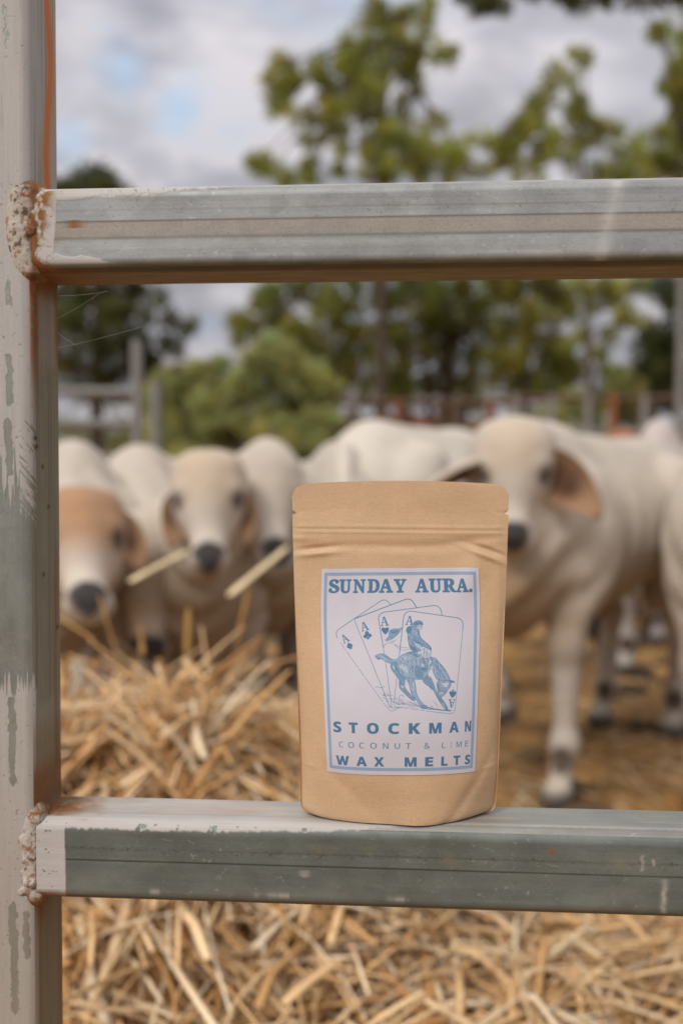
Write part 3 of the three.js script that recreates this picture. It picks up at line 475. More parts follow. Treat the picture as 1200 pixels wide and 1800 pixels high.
  light([[800, 620], [835, 590], [830, 640], [800, 670]], .7); light([[715, 650], [745, 650], [740, 690], [715, 690]], .6); dark([[700, 700], [760, 690], [780, 720], [740, 750]], .6);
  shape([[700, 480], [770, 440], [830, 440], [835, 500], [820, 570], [770, 590], [710, 560]], .12, 34, 1.3, .8);
  // rider
  shape([[575, 470], [560, 400], [545, 330], [555, 280], [525, 235], [545, 185], [600, 165], [650, 180], [690, 230], [690, 290], [720, 340], [780, 390], [835, 440], [830, 480], [760, 440], [710, 430], [690, 500], [640, 500]], .62, 170, 1.0);
  dark([[525, 240], [540, 185], [585, 180], [600, 220], [575, 270], [545, 262]], .9); dark([[560, 400], [600, 430], [650, 450], [660, 495], [600, 490]], .7); dark([[610, 330], [680, 370], [760, 410], [720, 420], [640, 380]], .5);
  light([[620, 385], [690, 400], [720, 450], [690, 470], [640, 420]], .6); light([[600, 230], [650, 220], [680, 290], [640, 300]], .25); dark([[805, 445], [835, 440], [838, 480], [815, 490]], .7);
  shape([[655, 185], [640, 150], [660, 130], [720, 150], [722, 190], [700, 225], [665, 215]], .14, 8); dark([[612, 140], [630, 110], [680, 96], [725, 112], [740, 150], [725, 165], [690, 150], [660, 175], [625, 172]], .85); light([[650, 115], [690, 108], [700, 120], [660, 130]], .25); line([[665, 185], [700, 180]], 3);
  // dust and turf
  line([[150, 950], [180, 938], [200, 955], [240, 955], [265, 930]], 3); line([[440, 1075], [445, 1050], [470, 1045], [500, 1060], [490, 1075]], 3); line([[245, 1050], [265, 1040], [280, 1060]], 3);
  for (let i = 0; i < 130; i++) { const q = dr(), x = lerp(250, 800, q) + (dr() - .5) * 90, y = lerp(1020, 1195, Math.sqrt(q)) + (dr() - .5) * 90 * (1 - q * .6); if (y > 1215) continue; line([[x, y], [x + 14 + dr() * 22, y + 6 + dr() * 14]], 1.8 + dr(), .35 + .5 * dr()); }
  for (let i = 0; i < 46; i++) { const x = lerp(690, 1040, dr()), y = lerp(1190, 1215, (x - 690) / 350) + dr() * 16 + 4; line([[x, y], [x + 30 + dr() * 40, y + 4 + dr() * 7]], 2.6, .6 + .3 * dr()); }
  for (const q of [[[810, 940], [840, 985]], [[820, 940], [845, 970]], [[850, 1110], [880, 1140]], [[870, 1130], [910, 1180]]]) line(q, 2.4);
  const tx = new THREE.CanvasTexture(cv); tx.colorSpace = THREE.SRGBColorSpace; tx.magFilter = THREE.LinearFilter; tx.anisotropy = 8;
  const u0 = -.69, u1 = .69, v0 = .148, v1 = .742, q2 = [0, 0, 0];
  const lm = mesh('label', sheet(u0, u1, v0, v1, 80, 100, (u, v, q) => {
    const a = (u - u0) / (u1 - u0), b = (v - v0) / (v1 - v0);
    front(lerp(lerp(-.640, -.690, b), lerp(.668, .692, b), a), lerp(lerp(.150, .154, a), lerp(.745, .751, a), b), q, .0004);
  }), new THREE.MeshPhysicalMaterial({ map: tx, roughness: .5, bumpMap: kraft.bumpMap, bumpScale: .00004, clearcoat: .08, clearcoatRoughness: .5 }), pouch);
  lm.userData.label = 'white label with a blue border, card fan drawing and lettering';
}

// ---------------------------------------------------------------- cobweb under the upper rail
{
  const o = at(101, 612, .585), web = base('cobweb', [o.x, o.y, o.z]), silk = std({ color: new THREE.Color(.5, .5, .5), roughness: .5 });
  tag(web, 'fine cobweb threads strung from the post below the upper rail', 'cobweb');
  for (const [x0, y0, d0, x1, y1, d1] of [[101, 612, .585, 250, 574, .57], [102, 585, .585, 136, 607, .582], [103, 520, .585, 190, 512, .56], [101, 560, .59, 175, 516, .565]]) { const a = at(x0, y0, d0).sub(o), b = at(x1, y1, d1).sub(o), m = a.clone().lerp(b, .5); m.y -= .0012; mesh('thread', new THREE.TubeGeometry(new THREE.QuadraticBezierCurve3(a, m, b), 12, .00004, 5), silk, web); }
}

// ---------------------------------------------------------------- ground
const groundH = (x, z) => { const d = -z; return .05 * (fbm(x * 1.3 + 5, z * 1.3, 0, 4) - .5) * sstep(1.2, 2.4, d) + .035 * (fbm(x * 5, z * 5 + 3, 0, 3) - .5) * sstep(1.2, 2, d) * (1 - sstep(6, 12, d)); };
{
  const xs = [], zs = [];
  for (let i = 0; i <= 130; i++) { const q = i / 130 * 2 - 1; xs.push(Math.sign(q) * (4.5 * Math.abs(q) + 260 * Math.abs(q) ** 7)); }
  for (let i = 0; i <= 170; i++) { const q = i / 170; zs.push(5 - 13 * q - 330 * q ** 9); }
  const pos = [], uv = [], idx = [], n = xs.length;
  for (const z of zs) for (const x of xs) { pos.push(x, groundH(x, z), z); uv.push(x / 2.4, z / 2.4); }
  for (let j = 0; j < zs.length - 1; j++) for (let i = 0; i < n - 1; i++) { const k = j * n + i; idx.push(k, k + 1, k + n, k + 1, k + n + 1, k + n); }
  const g = new THREE.BufferGeometry(); g.setAttribute('position', new THREE.Float32BufferAttribute(pos, 3)); g.setAttribute('uv', new THREE.Float32BufferAttribute(uv, 2)); g.setIndex(idx); g.computeVertexNormals();
  const mat = surface(1024, 1024, (u, v, o) => {
    const x = u * 2.4, y = v * 2.4, a = fbm(x * 4, y * 4, 0, 4), b = fbm(x * 26, y * 26, 0, 4), c = fbm(x * 110, y * 60, 0, 3);
    let t = clamp(1.5 * (a - .5) + .8 * (b - .5) + .5), n = c - .5;
    o[0] = lerp(96, 204, t) + 40 * n; o[1] = lerp(68, 160, t) + 34 * n; o[2] = lerp(36, 98, t) + 24 * n;
    const st = vnoise(x * 30 + 5 * a, y * 190); if (st > .8) mixc(o, 196, 158, 104, (st - .8) * 3 * sstep(.4, .6, a));
    if (b < .36) mixc(o, 52, 36, 22, (.36 - b) * 5);
    o[3] = .95; o[4] = 0; o[5] = .3 * a + .5 * b + .3 * c;
  }, { bump: .03, wrap: THREE.MirroredRepeatWrapping });
  tag(mesh('ground', g, mat), null, null, null, 'structure');
}

// ---------------------------------------------------------------- hay
const bladeMat = new THREE.MeshPhysicalMaterial({ vertexColors: true, roughness: .72, side: THREE.DoubleSide });
class Blades {
  constructor() { this.p = []; this.c = []; this.i = []; this.n = []; }
  // a flat dry stalk: from point, direction, length, width, droop and bend
  add(o, dir, L, w, bend, col, seg = 4, twist = 0, flat = .28) {
    const b0 = this.p.length / 3, d = dir.clone().normalize(), up = V3(0, 1, 0), side = V3(0, 0, 0).crossVectors(d, up); if (side.lengthSq() < 1e-4) side.set(1, 0, 0); side.normalize();
    const P = o.clone(), dd = d.clone(), kinkAt = 1 + Math.floor(seg * .5), s2 = V3(0, 0, 0), nn = V3(0, 0, 0);
    for (let k = 0; k <= seg; k++) {
      nn.crossVectors(side, dd).normalize(); const a = twist * k / seg; s2.copy(side).multiplyScalar(Math.cos(a)).addScaledVector(nn, Math.sin(a)); nn.crossVectors(s2, dd).normalize();
      const ww = w * .5 * (k === seg ? .62 : k === 0 ? .9 : 1), h = ww * flat, sh = .9 + .18 * ((k * 7 + b0) % 5) / 5;
      for (const [sa, na, cc] of [[-1, 0, .92], [0, 1, 1.05], [1, 0, .92], [0, -1, .85]]) { this.p.push(P.x + s2.x * ww * sa + nn.x * h * na, P.y + s2.y * ww * sa + nn.y * h * na, P.z + s2.z * ww * sa + nn.z * h * na); this.n.push(s2.x * sa * .5 + nn.x * (na || .5), s2.y * sa * .5 + nn.y * (na || .5), s2.z * sa * .5 + nn.z * (na || .5)); this.c.push(col[0] * cc * sh, col[1] * cc * sh, col[2] * cc * sh); }
      P.addScaledVector(dd, L / seg);
      dd.y -= bend[0] / seg; dd.addScaledVector(side, bend[1] / seg); if (k === kinkAt) { dd.y -= bend[2]; dd.addScaledVector(side, bend[2] * .4); } dd.normalize(); side.crossVectors(dd, up).normalize();
    }
    for (let k = 0; k < seg; k++) for (let q = 0; q < 4; q++) { const a = b0 + k * 4 + q, b = b0 + k * 4 + (q + 1) % 4; this.i.push(a, b, a + 4, b, b + 4, a + 4); }
  }
  geo() { const g = new THREE.BufferGeometry(); g.setAttribute('position', new THREE.Float32BufferAttribute(this.p, 3)); g.setAttribute('normal', new THREE.Float32BufferAttribute(this.n, 3)); g.setAttribute('color', new THREE.Float32BufferAttribute(this.c, 3)); g.setIndex(this.i); g.computeVertexNormals(); return g; }
}
// a long heap along the gate, rising to a mound in front of the feeding calves
function hayH(x, z) {
  const d = -z, band = .27 * sstep(-.02, .22, d) * (1 - sstep(.95, 1.45, d)) * (.84 + .32 * fbm(x * 5.5, z * 5.5 + 4, 0, 3));
  const mx = (x + .42) / .62, mz = (d - 1.12) / .62, mound = .515 * Math.exp(-(Math.abs(mx) ** 3.2)) * Math.exp(-(Math.abs(mz) ** 3)) * (.72 + .56 * fbm(x * 6 + 2, z * 6, 0, 3));
  const l = Math.max(band, mound), m = Math.min(band, mound), h = l + m * .06;
  return h * (1 - sstep(1.9, 2.5, Math.abs(x - .2))) + .05 * (fbm(x * 9, z * 9 + 7, 0, 3) - .5) * sstep(.02, .1, h);
}
{
  const r = rngOf(5), B = new Blades();
  const tones = [[.80, .575, .335], [.85, .67, .45], [.76, .50, .25], [.64, .37, .15], [.79, .54, .28], [.87, .73, .53], [.56, .30, .105]];
  const core = []; const ci = [], N = 90;
  const one = (x, z, lift, big) => {
    const h = hayH(x, z); if (h < .03) return;
    const e = .03, nx = (hayH(x - e, z) - hayH(x + e, z)) / (2 * e), nz = (hayH(x, z - e) - hayH(x, z + e)) / (2 * e), a = r() * Math.PI * 2;
    const tilt = (r() - .46) * (z < -.75 ? .34 : .5) + (r() < .03 ? .3 * r() : 0), dir = V3(Math.cos(a), 0, Math.sin(a)); dir.y = clamp(-(nx * dir.x + nz * dir.z) * .9 + tilt, -.8, z < -.75 ? .3 : .5);
    const L = big ? .14 + .30 * r() : .06 + .16 * r(), w = big ? .004 + .011 * r() * r() + (r() < .16 ? .009 : 0) : .002 + .0035 * r();
    const deep = 1 - clamp(lift / .05), base = tones[Math.floor(r() * tones.length)], k = (.84 + .32 * r());
    B.add(V3(x - dir.x * L * .5, h - .05 + lift - dir.y * L * .5, z - dir.z * L * .5), dir, L, w, [.1 + .9 * r(), (r() - .5) * (r() < .35 ? 4.2 : 1.6), r() < .3 ? .35 + .6 * r() : 0], [base[0] * k, base[1] * k, base[2] * k], big ? 6 : 4, (r() - .5) * 2.4, .2 + .3 * r());
  };
  for (let i = 0; i < 12500; i++) one(-1.35 + 3.1 * r(), -.18 - 1.25 * r(), .075 * Math.sqrt(r()), r() < .7);
  for (let i = 0; i < 4200; i++) one(-1.1 + 1.35 * r(), -.75 - 1.05 * r(), .08 * Math.sqrt(r()), r() < .6);
  for (let i = 0; i < 3000; i++) one(-2.1 + 4.6 * r(), -.05 - 1.9 * r(), .06 * r(), r() < .5);
  // stalks that stick up from the mound
  for (const [px, py, d, dx, dy, L, w] of [[205, 1150, 1.95, -.25, 1, .12, .011], [165, 1125, 1.9, -.7, .5, .1, .011], [415, 1135, 1.95, .25, 1, .12, .011], [328, 1150, 1.9, .1, 1, .09, .012], [250, 1150, 1.95, 0, 1, .06, .014], [440, 1180, 1.75, 1, .35, .13, .012], [490, 1290, 1.5, 1, .7, .12, .008]]) { const p = at(px, py, d); B.add(p, V3(dx, dy, .1), L, w, [.1, .1, 0], [.62, .37, .13], 4, .3, .4); }
  // broad stalks on top, close to the gate
  for (const [x0, y0, d0, x1, y1, d1, w] of [[105, 1620, 1.02, 270, 1710, .98, .016], [170, 1800, .94, 335, 1640, 1.02, .010], [330, 1650, 1.04, 360, 1800, .96, .010], [390, 1650, 1.03, 385, 1800, .95, .009], [455, 1800, .95, 580, 1680, .98, .010], [440, 1620, 1.06, 430, 1800, .97, .010], [205, 1780, .95, 370, 1800, .95, .009], [855, 1800, .96, 1000, 1600, 1.08, .012], [1000, 1640, 1.05, 1170, 1770, .98, .012], [970, 1720, 1.0, 1110, 1760, .98, .010], [655, 1750, .98, 700, 1800, .95, .011], [760, 1715, 1.0, 795, 1800, .96, .010], [870, 1790, .97, 960, 1690, 1.02, .012]]) { const a = at(x0, y0, d0 * 1.33), b = at(x1, y1, d1 * 1.33), dir = b.clone().sub(a); B.add(a, dir, dir.length(), w * 1.35, [.12, .9 * (r() - .5), 0], [.80, .62, .38], 6, .3, .22); }
  // the packed inside of the heap, coloured dark as shade between stalks
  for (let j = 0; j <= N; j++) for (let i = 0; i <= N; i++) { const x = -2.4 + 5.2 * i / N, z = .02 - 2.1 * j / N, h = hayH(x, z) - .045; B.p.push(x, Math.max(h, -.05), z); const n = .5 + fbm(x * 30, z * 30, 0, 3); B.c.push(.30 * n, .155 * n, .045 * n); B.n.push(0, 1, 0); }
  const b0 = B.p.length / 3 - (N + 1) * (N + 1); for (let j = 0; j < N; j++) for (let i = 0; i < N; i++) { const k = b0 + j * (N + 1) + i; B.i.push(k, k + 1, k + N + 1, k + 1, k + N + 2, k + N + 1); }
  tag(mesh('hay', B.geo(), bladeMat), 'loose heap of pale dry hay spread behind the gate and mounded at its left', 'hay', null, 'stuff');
  // straw trodden into the dirt of the yard
  const T = new Blades();
  for (let i = 0; i < 13000; i++) {
    const q = r(), z = -1.3 - 7 * q * q, x = (r() - .5) * (2.6 + 1.3 * -z) + .2, clump = fbm(x * 2.2 + 4, z * 2.2, 0, 3); if (clump < .30 + .14 * r()) continue;
    const a = r() * 6.3, base = tones[Math.floor(r() * tones.length)], k = .72 + .4 * r(), L = .04 + .2 * r() * r();
    T.add(V3(x, groundH(x, z) + .004 + .03 * r() * r(), z), V3(Math.cos(a), (r() - .4) * .25, Math.sin(a)), L, .004 + .007 * r(), [.1, (r() - .5), 0], [base[0] * k, base[1] * k, base[2] * k], 2, r(), .3);
  }
  tag(mesh('straw_litter', T.geo(), bladeMat), 'scattered straw trodden into the brown dirt of the yard', 'straw', null, 'stuff');
  // dark clods of dung and mud
  const cl = [], cm = std({ vertexColors: true, roughness: .95 });
  for (let i = 0; i < 260; i++) {
    const q = r(), z = -2.1 - 4.5 * q, x = (r() - .5) * 5 + .6, s = .025 + .075 * r() * r(), g = new THREE.IcosahedronGeometry(s, 2), P = g.attributes.position;
    for (let k = 0; k < P.count; k++) { const a = P.getX(k), b = P.getY(k), c = P.getZ(k), n = 1 + .9 * (fbm(a / s * 1.3 + i, b / s * 1.3, c / s * 1.3 + .5, 2) - .5); P.setXYZ(k, a * n * 1.25, b * n * .55, c * n); }
    g.deleteAttribute('uv'); g.translate(x, groundH(x, z) + s * .15, z); g.computeVertexNormals(); const w = .4 + .9 * r(); colour(g, (a, b, c, o) => { o[0] = .13 * w; o[1] = .085 * w; o[2] = .045 * w; }); cl.push(g);
  }
  tag(mesh('dirt_clods', mergeGeometries(cl), cm), 'dark clods of mud and dung trodden over the yard', 'dirt', null, 'stuff');
}

// ---------------------------------------------------------------- cattle: pale humped calves
const hide = new THREE.MeshPhysicalMaterial({ vertexColors: true, roughness: .85, sheen: .25, sheenRoughness: .6, sheenColor: new THREE.Color(.9, .85, .8) });
const eyeMat = new THREE.MeshPhysicalMaterial({ color: new THREE.Color(.012, .009, .007), roughness: .15, clearcoat: .6 });
const tuftMat = std({ color: new THREE.Color(.012, .010, .009), roughness: .9 });
const HERD = 'pale humped cattle crowding round the hay';
function cow(q) {
  const { label, pos, yaw = 0, s = 1, hump = 1, cell = .0125 } = q;
  const root = base('cow', [pos[0], 0, pos[1]], yaw), cy = Math.cos(yaw), sy = Math.sin(yaw);
  tag(root, label, 'cow', q.group === undefined ? HERD : q.group);
  // world -> the cow's own axes: +z the way it faces, +x its left
  const loc = (w) => { const x = w.x - pos[0], z = w.z - pos[1]; return V3(x * cy - z * sy, w.y, x * sy + z * cy); };
  const dirLoc = (d) => V3(d.x * cy - d.z * sy, d.y, d.x * sy + d.z * cy);
  const m = (x, y, z) => V3(x * s, y * s, z * s), k = s;
  const poll = loc(q.poll), L = (q.hl ?? .42) * s;
  // head axes: n out of the brow, a from poll to muzzle, l to the animal's left
  const toCam = camera.position.clone().sub(q.poll); toCam.y = 0; toCam.normalize();
  const fw = toCam.clone().applyAxisAngle(V3(0, 1, 0), q.turn ?? 0), pt = q.pitch ?? .35;
  let nW = fw.clone().multiplyScalar(Math.cos(pt)).add(V3(0, Math.sin(pt), 0)), aW = V3(0, -Math.cos(pt), 0).addScaledVector(fw, Math.sin(pt)), lW = V3(0, 0, 0).crossVectors(nW, aW).negate();
  if (q.roll) { aW.applyAxisAngle(nW, q.roll); lW.applyAxisAngle(nW, q.roll); }
  const n = dirLoc(nW), a = dirLoc(aW), l = dirLoc(lW), hp = (x, y, z) => poll.clone().addScaledVector(l, x * L).addScaledVector(a, y * L).addScaledVector(n, z * L), AX = [l, a, n];
  const legs = q.legs ?? {}, lo = m(-.42, -.02, -1.25).min(poll.clone().addScalar(-.6 * s)), hi = m(.42, 1.25, .6).max(poll.clone().addScalar(.55 * s)); lo.y = -.03;
  const F = new Field(lo, hi, cell);
  // trunk
  F.blob(m(0, .77, .08), [.195 * k, .255 * k, .29 * k], .05); F.blob(m(0, .765, -.30), [.235 * k, .255 * k, .46 * k], .08); F.blob(m(0, .82, -.74), [.20 * k, .205 * k, .27 * k], .09);
  F.cone(m(0, .96, .0), m(0, .97, -.78), .085 * k, .085 * k, .10);
  F.blob(m(0, 1.0, .05), [.085 * k, .13 * hump * k, .17 * k], .09);
  for (const sd of [-1, 1]) { F.blob(m(.155 * sd, .74, .06), [.08 * k, .21 * k, .13 * k], .06); F.blob(m(.15 * sd, .77, -.72), [.10 * k, .21 * k, .19 * k], .07); F.blob(m(.17 * sd, .93, -.70), [.05 * k, .05 * k, .08 * k], .06); }
  // neck from the withers to behind the poll, dewlap below
  const nb = m(0, .80, .16), ne = hp(0, .22, -.34);
  F.cone(nb, ne, .165 * k, .115 * k, .10); F.cone(m(0, .66, .24), hp(0, .42, -.42), .10 * k, .055 * k, .10); F.cone(m(0, .52, .22), m(0, .62, .29), .05 * k, .065 * k, .10); F.cone(m(0, .57, .27), hp(0, .5, -.38), .026 * k, .02 * k, .07);
  // legs: shoulder, knee, fetlock, hoof; hip, stifle, hock, fetlock, hoof
  const leg = (pts, rad, kk = .035) => { for (let i = 0; i < pts.length - 1; i++) F.cone(m(...pts[i]), m(...pts[i + 1]), rad[i] * k, rad[i + 1] * k, kk); };
  const hooves = [];
  for (const sd of [-1, 1]) {
    const fr = (sd > 0 ? legs.fl : legs.fr) ?? [[.14 * sd, .64, .10], [.13 * sd, .42, .12], [.125 * sd, .155, .10], [.125 * sd, .045, .135]];
    leg(fr, [.085, .046, .031, .036], .03); F.blob(m(...fr[1]), [.044 * k, .056 * k, .046 * k], .03); F.blob(m(...fr[2]), [.042 * k, .048 * k, .046 * k], .025); hooves.push(m(...fr[3])); const hoof = m(...fr[3]); F.blob(hoof.clone().add(V3(0, -.01, .012)), [.048 * k, .038 * k, .062 * k], .02);
    const hr = (sd > 0 ? legs.hl : legs.hr) ?? [[.15 * sd, .68, -.72], [.15 * sd, .55, -.66], [.13 * sd, .43, -.88], [.13 * sd, .14, -.83], [.13 * sd, .045, -.79]];
    leg(hr, [.12, .08, .043, .031, .036], .03); F.blob(m(...hr[3]), [.04 * k, .046 * k, .044 * k], .025); hooves.push(m(...hr[4])); F.blob(m(...hr[4]).add(V3(0, -.01, .012)), [.048 * k, .038 * k, .062 * k], .02);
  }
  // tail
  const tail = q.tail ?? [[0, .92, -.96], [.02, .72, -1.04], [.03, .48, -1.02]];
  for (let i = 0; i < tail.length - 1; i++) F.cone(m(...tail[i]), m(...tail[i + 1]), .034 * k, .022 * k, .03);
  // head
  F.blob(hp(0, .20, -.16), [(q.wide ?? 1) * .255 * L, .25 * L, .24 * L], .05, AX); F.blob(hp(0, .06, -.16), [(q.wide ?? 1) * .20 * L, .13 * L, .17 * L], .05, AX);
  F.cone(hp(0, .2, -.06), hp(0, .45, -.05), .18 * L, .155 * L, .04); F.cone(hp(0, .4, -.09), hp(0, .86, -.08), .17 * L, .118 * L, .05);
  F.blob(hp(0, .91, -.08), [.165 * L, .105 * L, .135 * L], .035, AX); F.cone(hp(0, .36, -.30), hp(0, .86, -.22), .125 * L, .085 * L, .05);
  for (const sd of [-1, 1]) { F.blob(hp(.155 * (q.wide ?? 1) * sd, .085, -.15), [.10 * L, .11 * L, .13 * L], .05, AX); F.blob(hp(.13 * sd, .40, -.22), [.12 * L, .17 * L, .14 * L], .05, AX); F.blob(hp(.195 * sd, .32, -.04), [.07 * L, .06 * L, .07 * L], .04, AX); F.blob(hp(.085 * sd, .945, .02), [.045 * L, .04 * L, .04 * L], .02, AX); F.blob(hp(.085 * sd, .975, .045), [.028 * L, .022 * L, .03 * L], .015, AX, true); }
  const g = F.mesh();
  { // loose hide: soft folds on neck and brisket, faint ribs, small bumps
    const P = g.attributes.position, Nn = g.attributes.normal;
    for (let i = 0; i < P.count; i++) {
      const x = P.getX(i), y = P.getY(i), z = P.getZ(i), up = y / s, zz = z / s, dh = Math.hypot(x - poll.x, y - poll.y, z - poll.z) / L;
      const neck = sstep(.0, .22, zz) * sstep(.5, .62, up) * sstep(.75, 1.1, dh), rib = sstep(.52, .62, up) * sstep(.98, .85, up) * sstep(-.02, -.15, zz) * sstep(-.66, -.5, zz);
      const d = .016 * (fbm(x * 7 + pos[0] * 3, y * 7, z * 7 + 1.7, 3) - .5) + neck * .009 * Math.sin(up * 34 + zz * 46 + 5 * fbm(x * 5, y * 5, z * 5 + .4, 2)) + rib * .0035 * Math.sin(zz * 62 + up * 8) + .004 * (fbm(x * 32, y * 32, z * 32 + .3, 2) - .5) * (dh < 1 ? .6 : 1);
      P.setXYZ(i, x + Nn.getX(i) * d, y + Nn.getY(i) * d, z + Nn.getZ(i) * d);
    }
    g.computeVertexNormals();
  }
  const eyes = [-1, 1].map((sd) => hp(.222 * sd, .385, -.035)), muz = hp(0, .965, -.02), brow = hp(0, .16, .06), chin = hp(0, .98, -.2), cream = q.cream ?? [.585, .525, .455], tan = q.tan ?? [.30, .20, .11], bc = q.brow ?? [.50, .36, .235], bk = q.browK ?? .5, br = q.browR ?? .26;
  const skin = (x, y, z, o) => {
    const w = fbm(x * 5 + 3 + pos[0], y * 5, z * 5 + 1.7, 4), fu = fbm(x * 60, y * 60, z * 60 + .3, 2), v = .90 + .16 * (w - .5) * 2 * .6 + .10 * (fu - .5);
    o[0] = cream[0] * v; o[1] = cream[1] * v; o[2] = cream[2] * v;
    const t = (r, gg, b, kk) => { o[0] = lerp(o[0], r, kk); o[1] = lerp(o[1], gg, kk); o[2] = lerp(o[2], b, kk); };
    // dust, with brown shade painted in, along dewlap, belly and inner legs
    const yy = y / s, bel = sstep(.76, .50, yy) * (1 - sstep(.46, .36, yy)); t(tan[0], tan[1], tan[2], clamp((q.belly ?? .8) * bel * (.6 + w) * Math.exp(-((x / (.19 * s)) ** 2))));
    t(tan[0], tan[1], tan[2], .85 * Math.exp(-(((x - poll.x) / ((q.bibShade ?? .2) * s)) ** 2)) * sstep(.84, .62, yy) * (1 - sstep(.5, .38, yy)) * sstep(.1, .3, z / s));  // shade below the neck, painted brown onto the chest
    if (q.shanks) { const k2 = sstep(.75, .5, yy); t(q.shanks[0], q.shanks[1], q.shanks[2], k2); }
    const gx = q.grey ?? .5; t(.40, .375, .35, gx * sstep(.42, .7, fbm(x * 2.6 + 9, y * 2.6, z * 2.6 + 4.4, 3)));
    const bd = Math.hypot(x - brow.x, y - brow.y, z - brow.z) / (br * L * 1.6); if (bd < 1.6) t(bc[0], bc[1], bc[2], bk * (1 - sstep(.35, 1.25, bd + .45 * (w - .5))));
    for (const e of eyes) { const d = Math.hypot(x - e.x, y - e.y, z - e.z) / L; t(.06, .045, .036, .9 * (1 - sstep(.055, .125, d))); }
    const hy = (x - poll.x) * a.x + (y - poll.y) * a.y + (z - poll.z) * a.z, hn = (x - poll.x) * n.x + (y - poll.y) * n.y + (z - poll.z) * n.z, near = Math.hypot(x - muz.x, y - muz.y, z - muz.z) / L;
    t(.74, .69, .62, .75 * Math.exp(-(((hy / L - .70) / .15) ** 2)) * (near < .55 ? 1 : 0));
    const hl = Math.abs((x - poll.x) * l.x + (y - poll.y) * l.y + (z - poll.z) * l.z) / L;
    if (near < .38) { const A = hy / L, e2 = Math.hypot(hl / lerp(.165, .10, clamp((A - .8) / .2)), (A - .905) / .125); t(.035, .032, .034, sstep(1.12, .88, e2) * sstep(-.20, -.15, hn / L)); }
    if (Math.hypot(x - chin.x, y - chin.y, z - chin.z) / L < .16) t(.55, .42, .30, .5);
    for (const h of hooves) { const d = Math.hypot(x - h.x, (y - h.y) * 1.1, z - h.z) / s; t(.05, .042, .034, .9 * sstep(h.y + .03, h.y + .0, y) * (1 - sstep(.07, .10, d))); const dd = Math.hypot(x - h.x - .015, y - h.y - .095 * s, z - h.z - .015 * s) / s; t(.05, .032, .02, .9 * (1 - sstep(.03, .05, dd))); }
  };
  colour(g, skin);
  // drooping ears, part of the same hide
  const parts = [g];
  for (const sd of [-1, 1]) {
    const e = (sd > 0 ? q.earL : q.earR) ?? {}; if (e === 'none') continue;
    const root0 = hp(.20 * sd, e.at ?? .17, -.17), EL = (e.len ?? .60) * L, EW = (e.w ?? .155) * L, pos3 = [], cc = [], ix = [], NT = 14, NC = 16, P = root0.clone();
    let dir = l.clone().multiplyScalar(sd * (e.out ?? .95)).addScaledVector(a, e.down ?? .25).addScaledVector(n, e.fwd ?? .12).normalize(); const fall = dirLoc(V3(0, -1, 0));
    for (let i = 0; i <= NT; i++) {
      const t = i / NT, wd = EW * Math.pow(Math.sin(Math.PI * clamp(.12 + .88 * Math.pow(t, .62))), .75) * (t > .98 ? .2 : 1) + .012 * (1 - t), face = n.clone().multiplyScalar(e.face ?? .95).addScaledVector(fall, e.open ?? .35).addScaledVector(dir, -dir.dot(n)).normalize(), across = V3(0, 0, 0).crossVectors(dir, face).normalize().multiplyScalar(sd);
      const fn = V3(0, 0, 0).crossVectors(across, dir).normalize(); if (fn.dot(face) < 0) fn.negate();
      for (let j = 0; j < NC; j++) {
        const th = j / NC * 2 * Math.PI, ca = Math.cos(th), sa = Math.sin(th), cup = wd * .42 * ca * ca, v = P.clone().addScaledVector(across, wd * ca).addScaledVector(fn, cup - wd * .22 + sa * .009 * (1 - ca * ca * .5));
        pos3.push(v.x, v.y, v.z); const inner = sa > .05, mid = Math.exp(-(ca * ca) / .35), nz = fbm(t * 6 + sd, ca * 3 + 5, 0, 2);
        if (inner) { const kk = clamp(Math.exp(-(ca * ca) / .6) * (1 - sstep(.42, .72, t)) * (.75 + .6 * nz)), tip = sstep(.86, 1, t) * .8; cc.push(lerp(lerp(.35, .075, kk), .10, tip), lerp(lerp(.215, .028, kk), .05, tip), lerp(lerp(.125, .011, kk), .03, tip)); } else { const kk = Math.max(sstep(.75, 1, Math.abs(ca)) * .75, sstep(.9, 1, t)); cc.push(lerp(cream[0] * .92, .20, kk), lerp(cream[1] * .90, .13, kk), lerp(cream[2] * .88, .085, kk)); }
      }
      P.addScaledVector(dir, EL / NT); dir.addScaledVector(fall, (e.drop ?? 1.25) / NT).normalize();
    }
    for (let i = 0; i < NT; i++) for (let j = 0; j < NC; j++) { const A = i * NC + j, Bq = i * NC + (j + 1) % NC; ix.push(A, Bq, A + NC, Bq, Bq + NC, A + NC); }
    const eg = new THREE.BufferGeometry(); eg.setAttribute('position', new THREE.Float32BufferAttribute(pos3, 3)); eg.setAttribute('color', new THREE.Float32BufferAttribute(cc, 3)); eg.setIndex(ix); eg.computeVertexNormals(); parts.push(eg);
  }
  mesh('body', mergeGeometries(parts), hide, root);
  if (!q.noEyes) for (const e of eyes) { const em = mesh('eye', new THREE.SphereGeometry(.042 * L, 16, 12), eyeMat, root); em.position.copy(e); em.scale.set(1, .85, 1); }
  if (!q.noTail) { const T = tail[tail.length - 1], tg = new THREE.SphereGeometry(1, 14, 16), P = tg.attributes.position; for (let i = 0; i < P.count; i++) { const x = P.getX(i), y = P.getY(i), z = P.getZ(i), w = .5 + .5 * Math.sin(Math.atan2(z, x) * 7); P.setXYZ(i, x * (.042 + .012 * w) * (y < 0 ? 1 + y * .75 : 1), y * .13, z * (.042 + .012 * w) * (y < 0 ? 1 + y * .75 : 1)); } tg.computeVertexNormals(); const tm = mesh('tail_tuft', tg, tuftMat, root); tm.position.copy(m(T[0], T[1] - .08, T[2])); tm.scale.setScalar(s); }
  return root;
}
// where the shoulders stand on the ground below the point seen at (x, y = anything) and depth
const stand = (px, d) => { const p = at(px, 842, d); return [p.x, p.z]; };
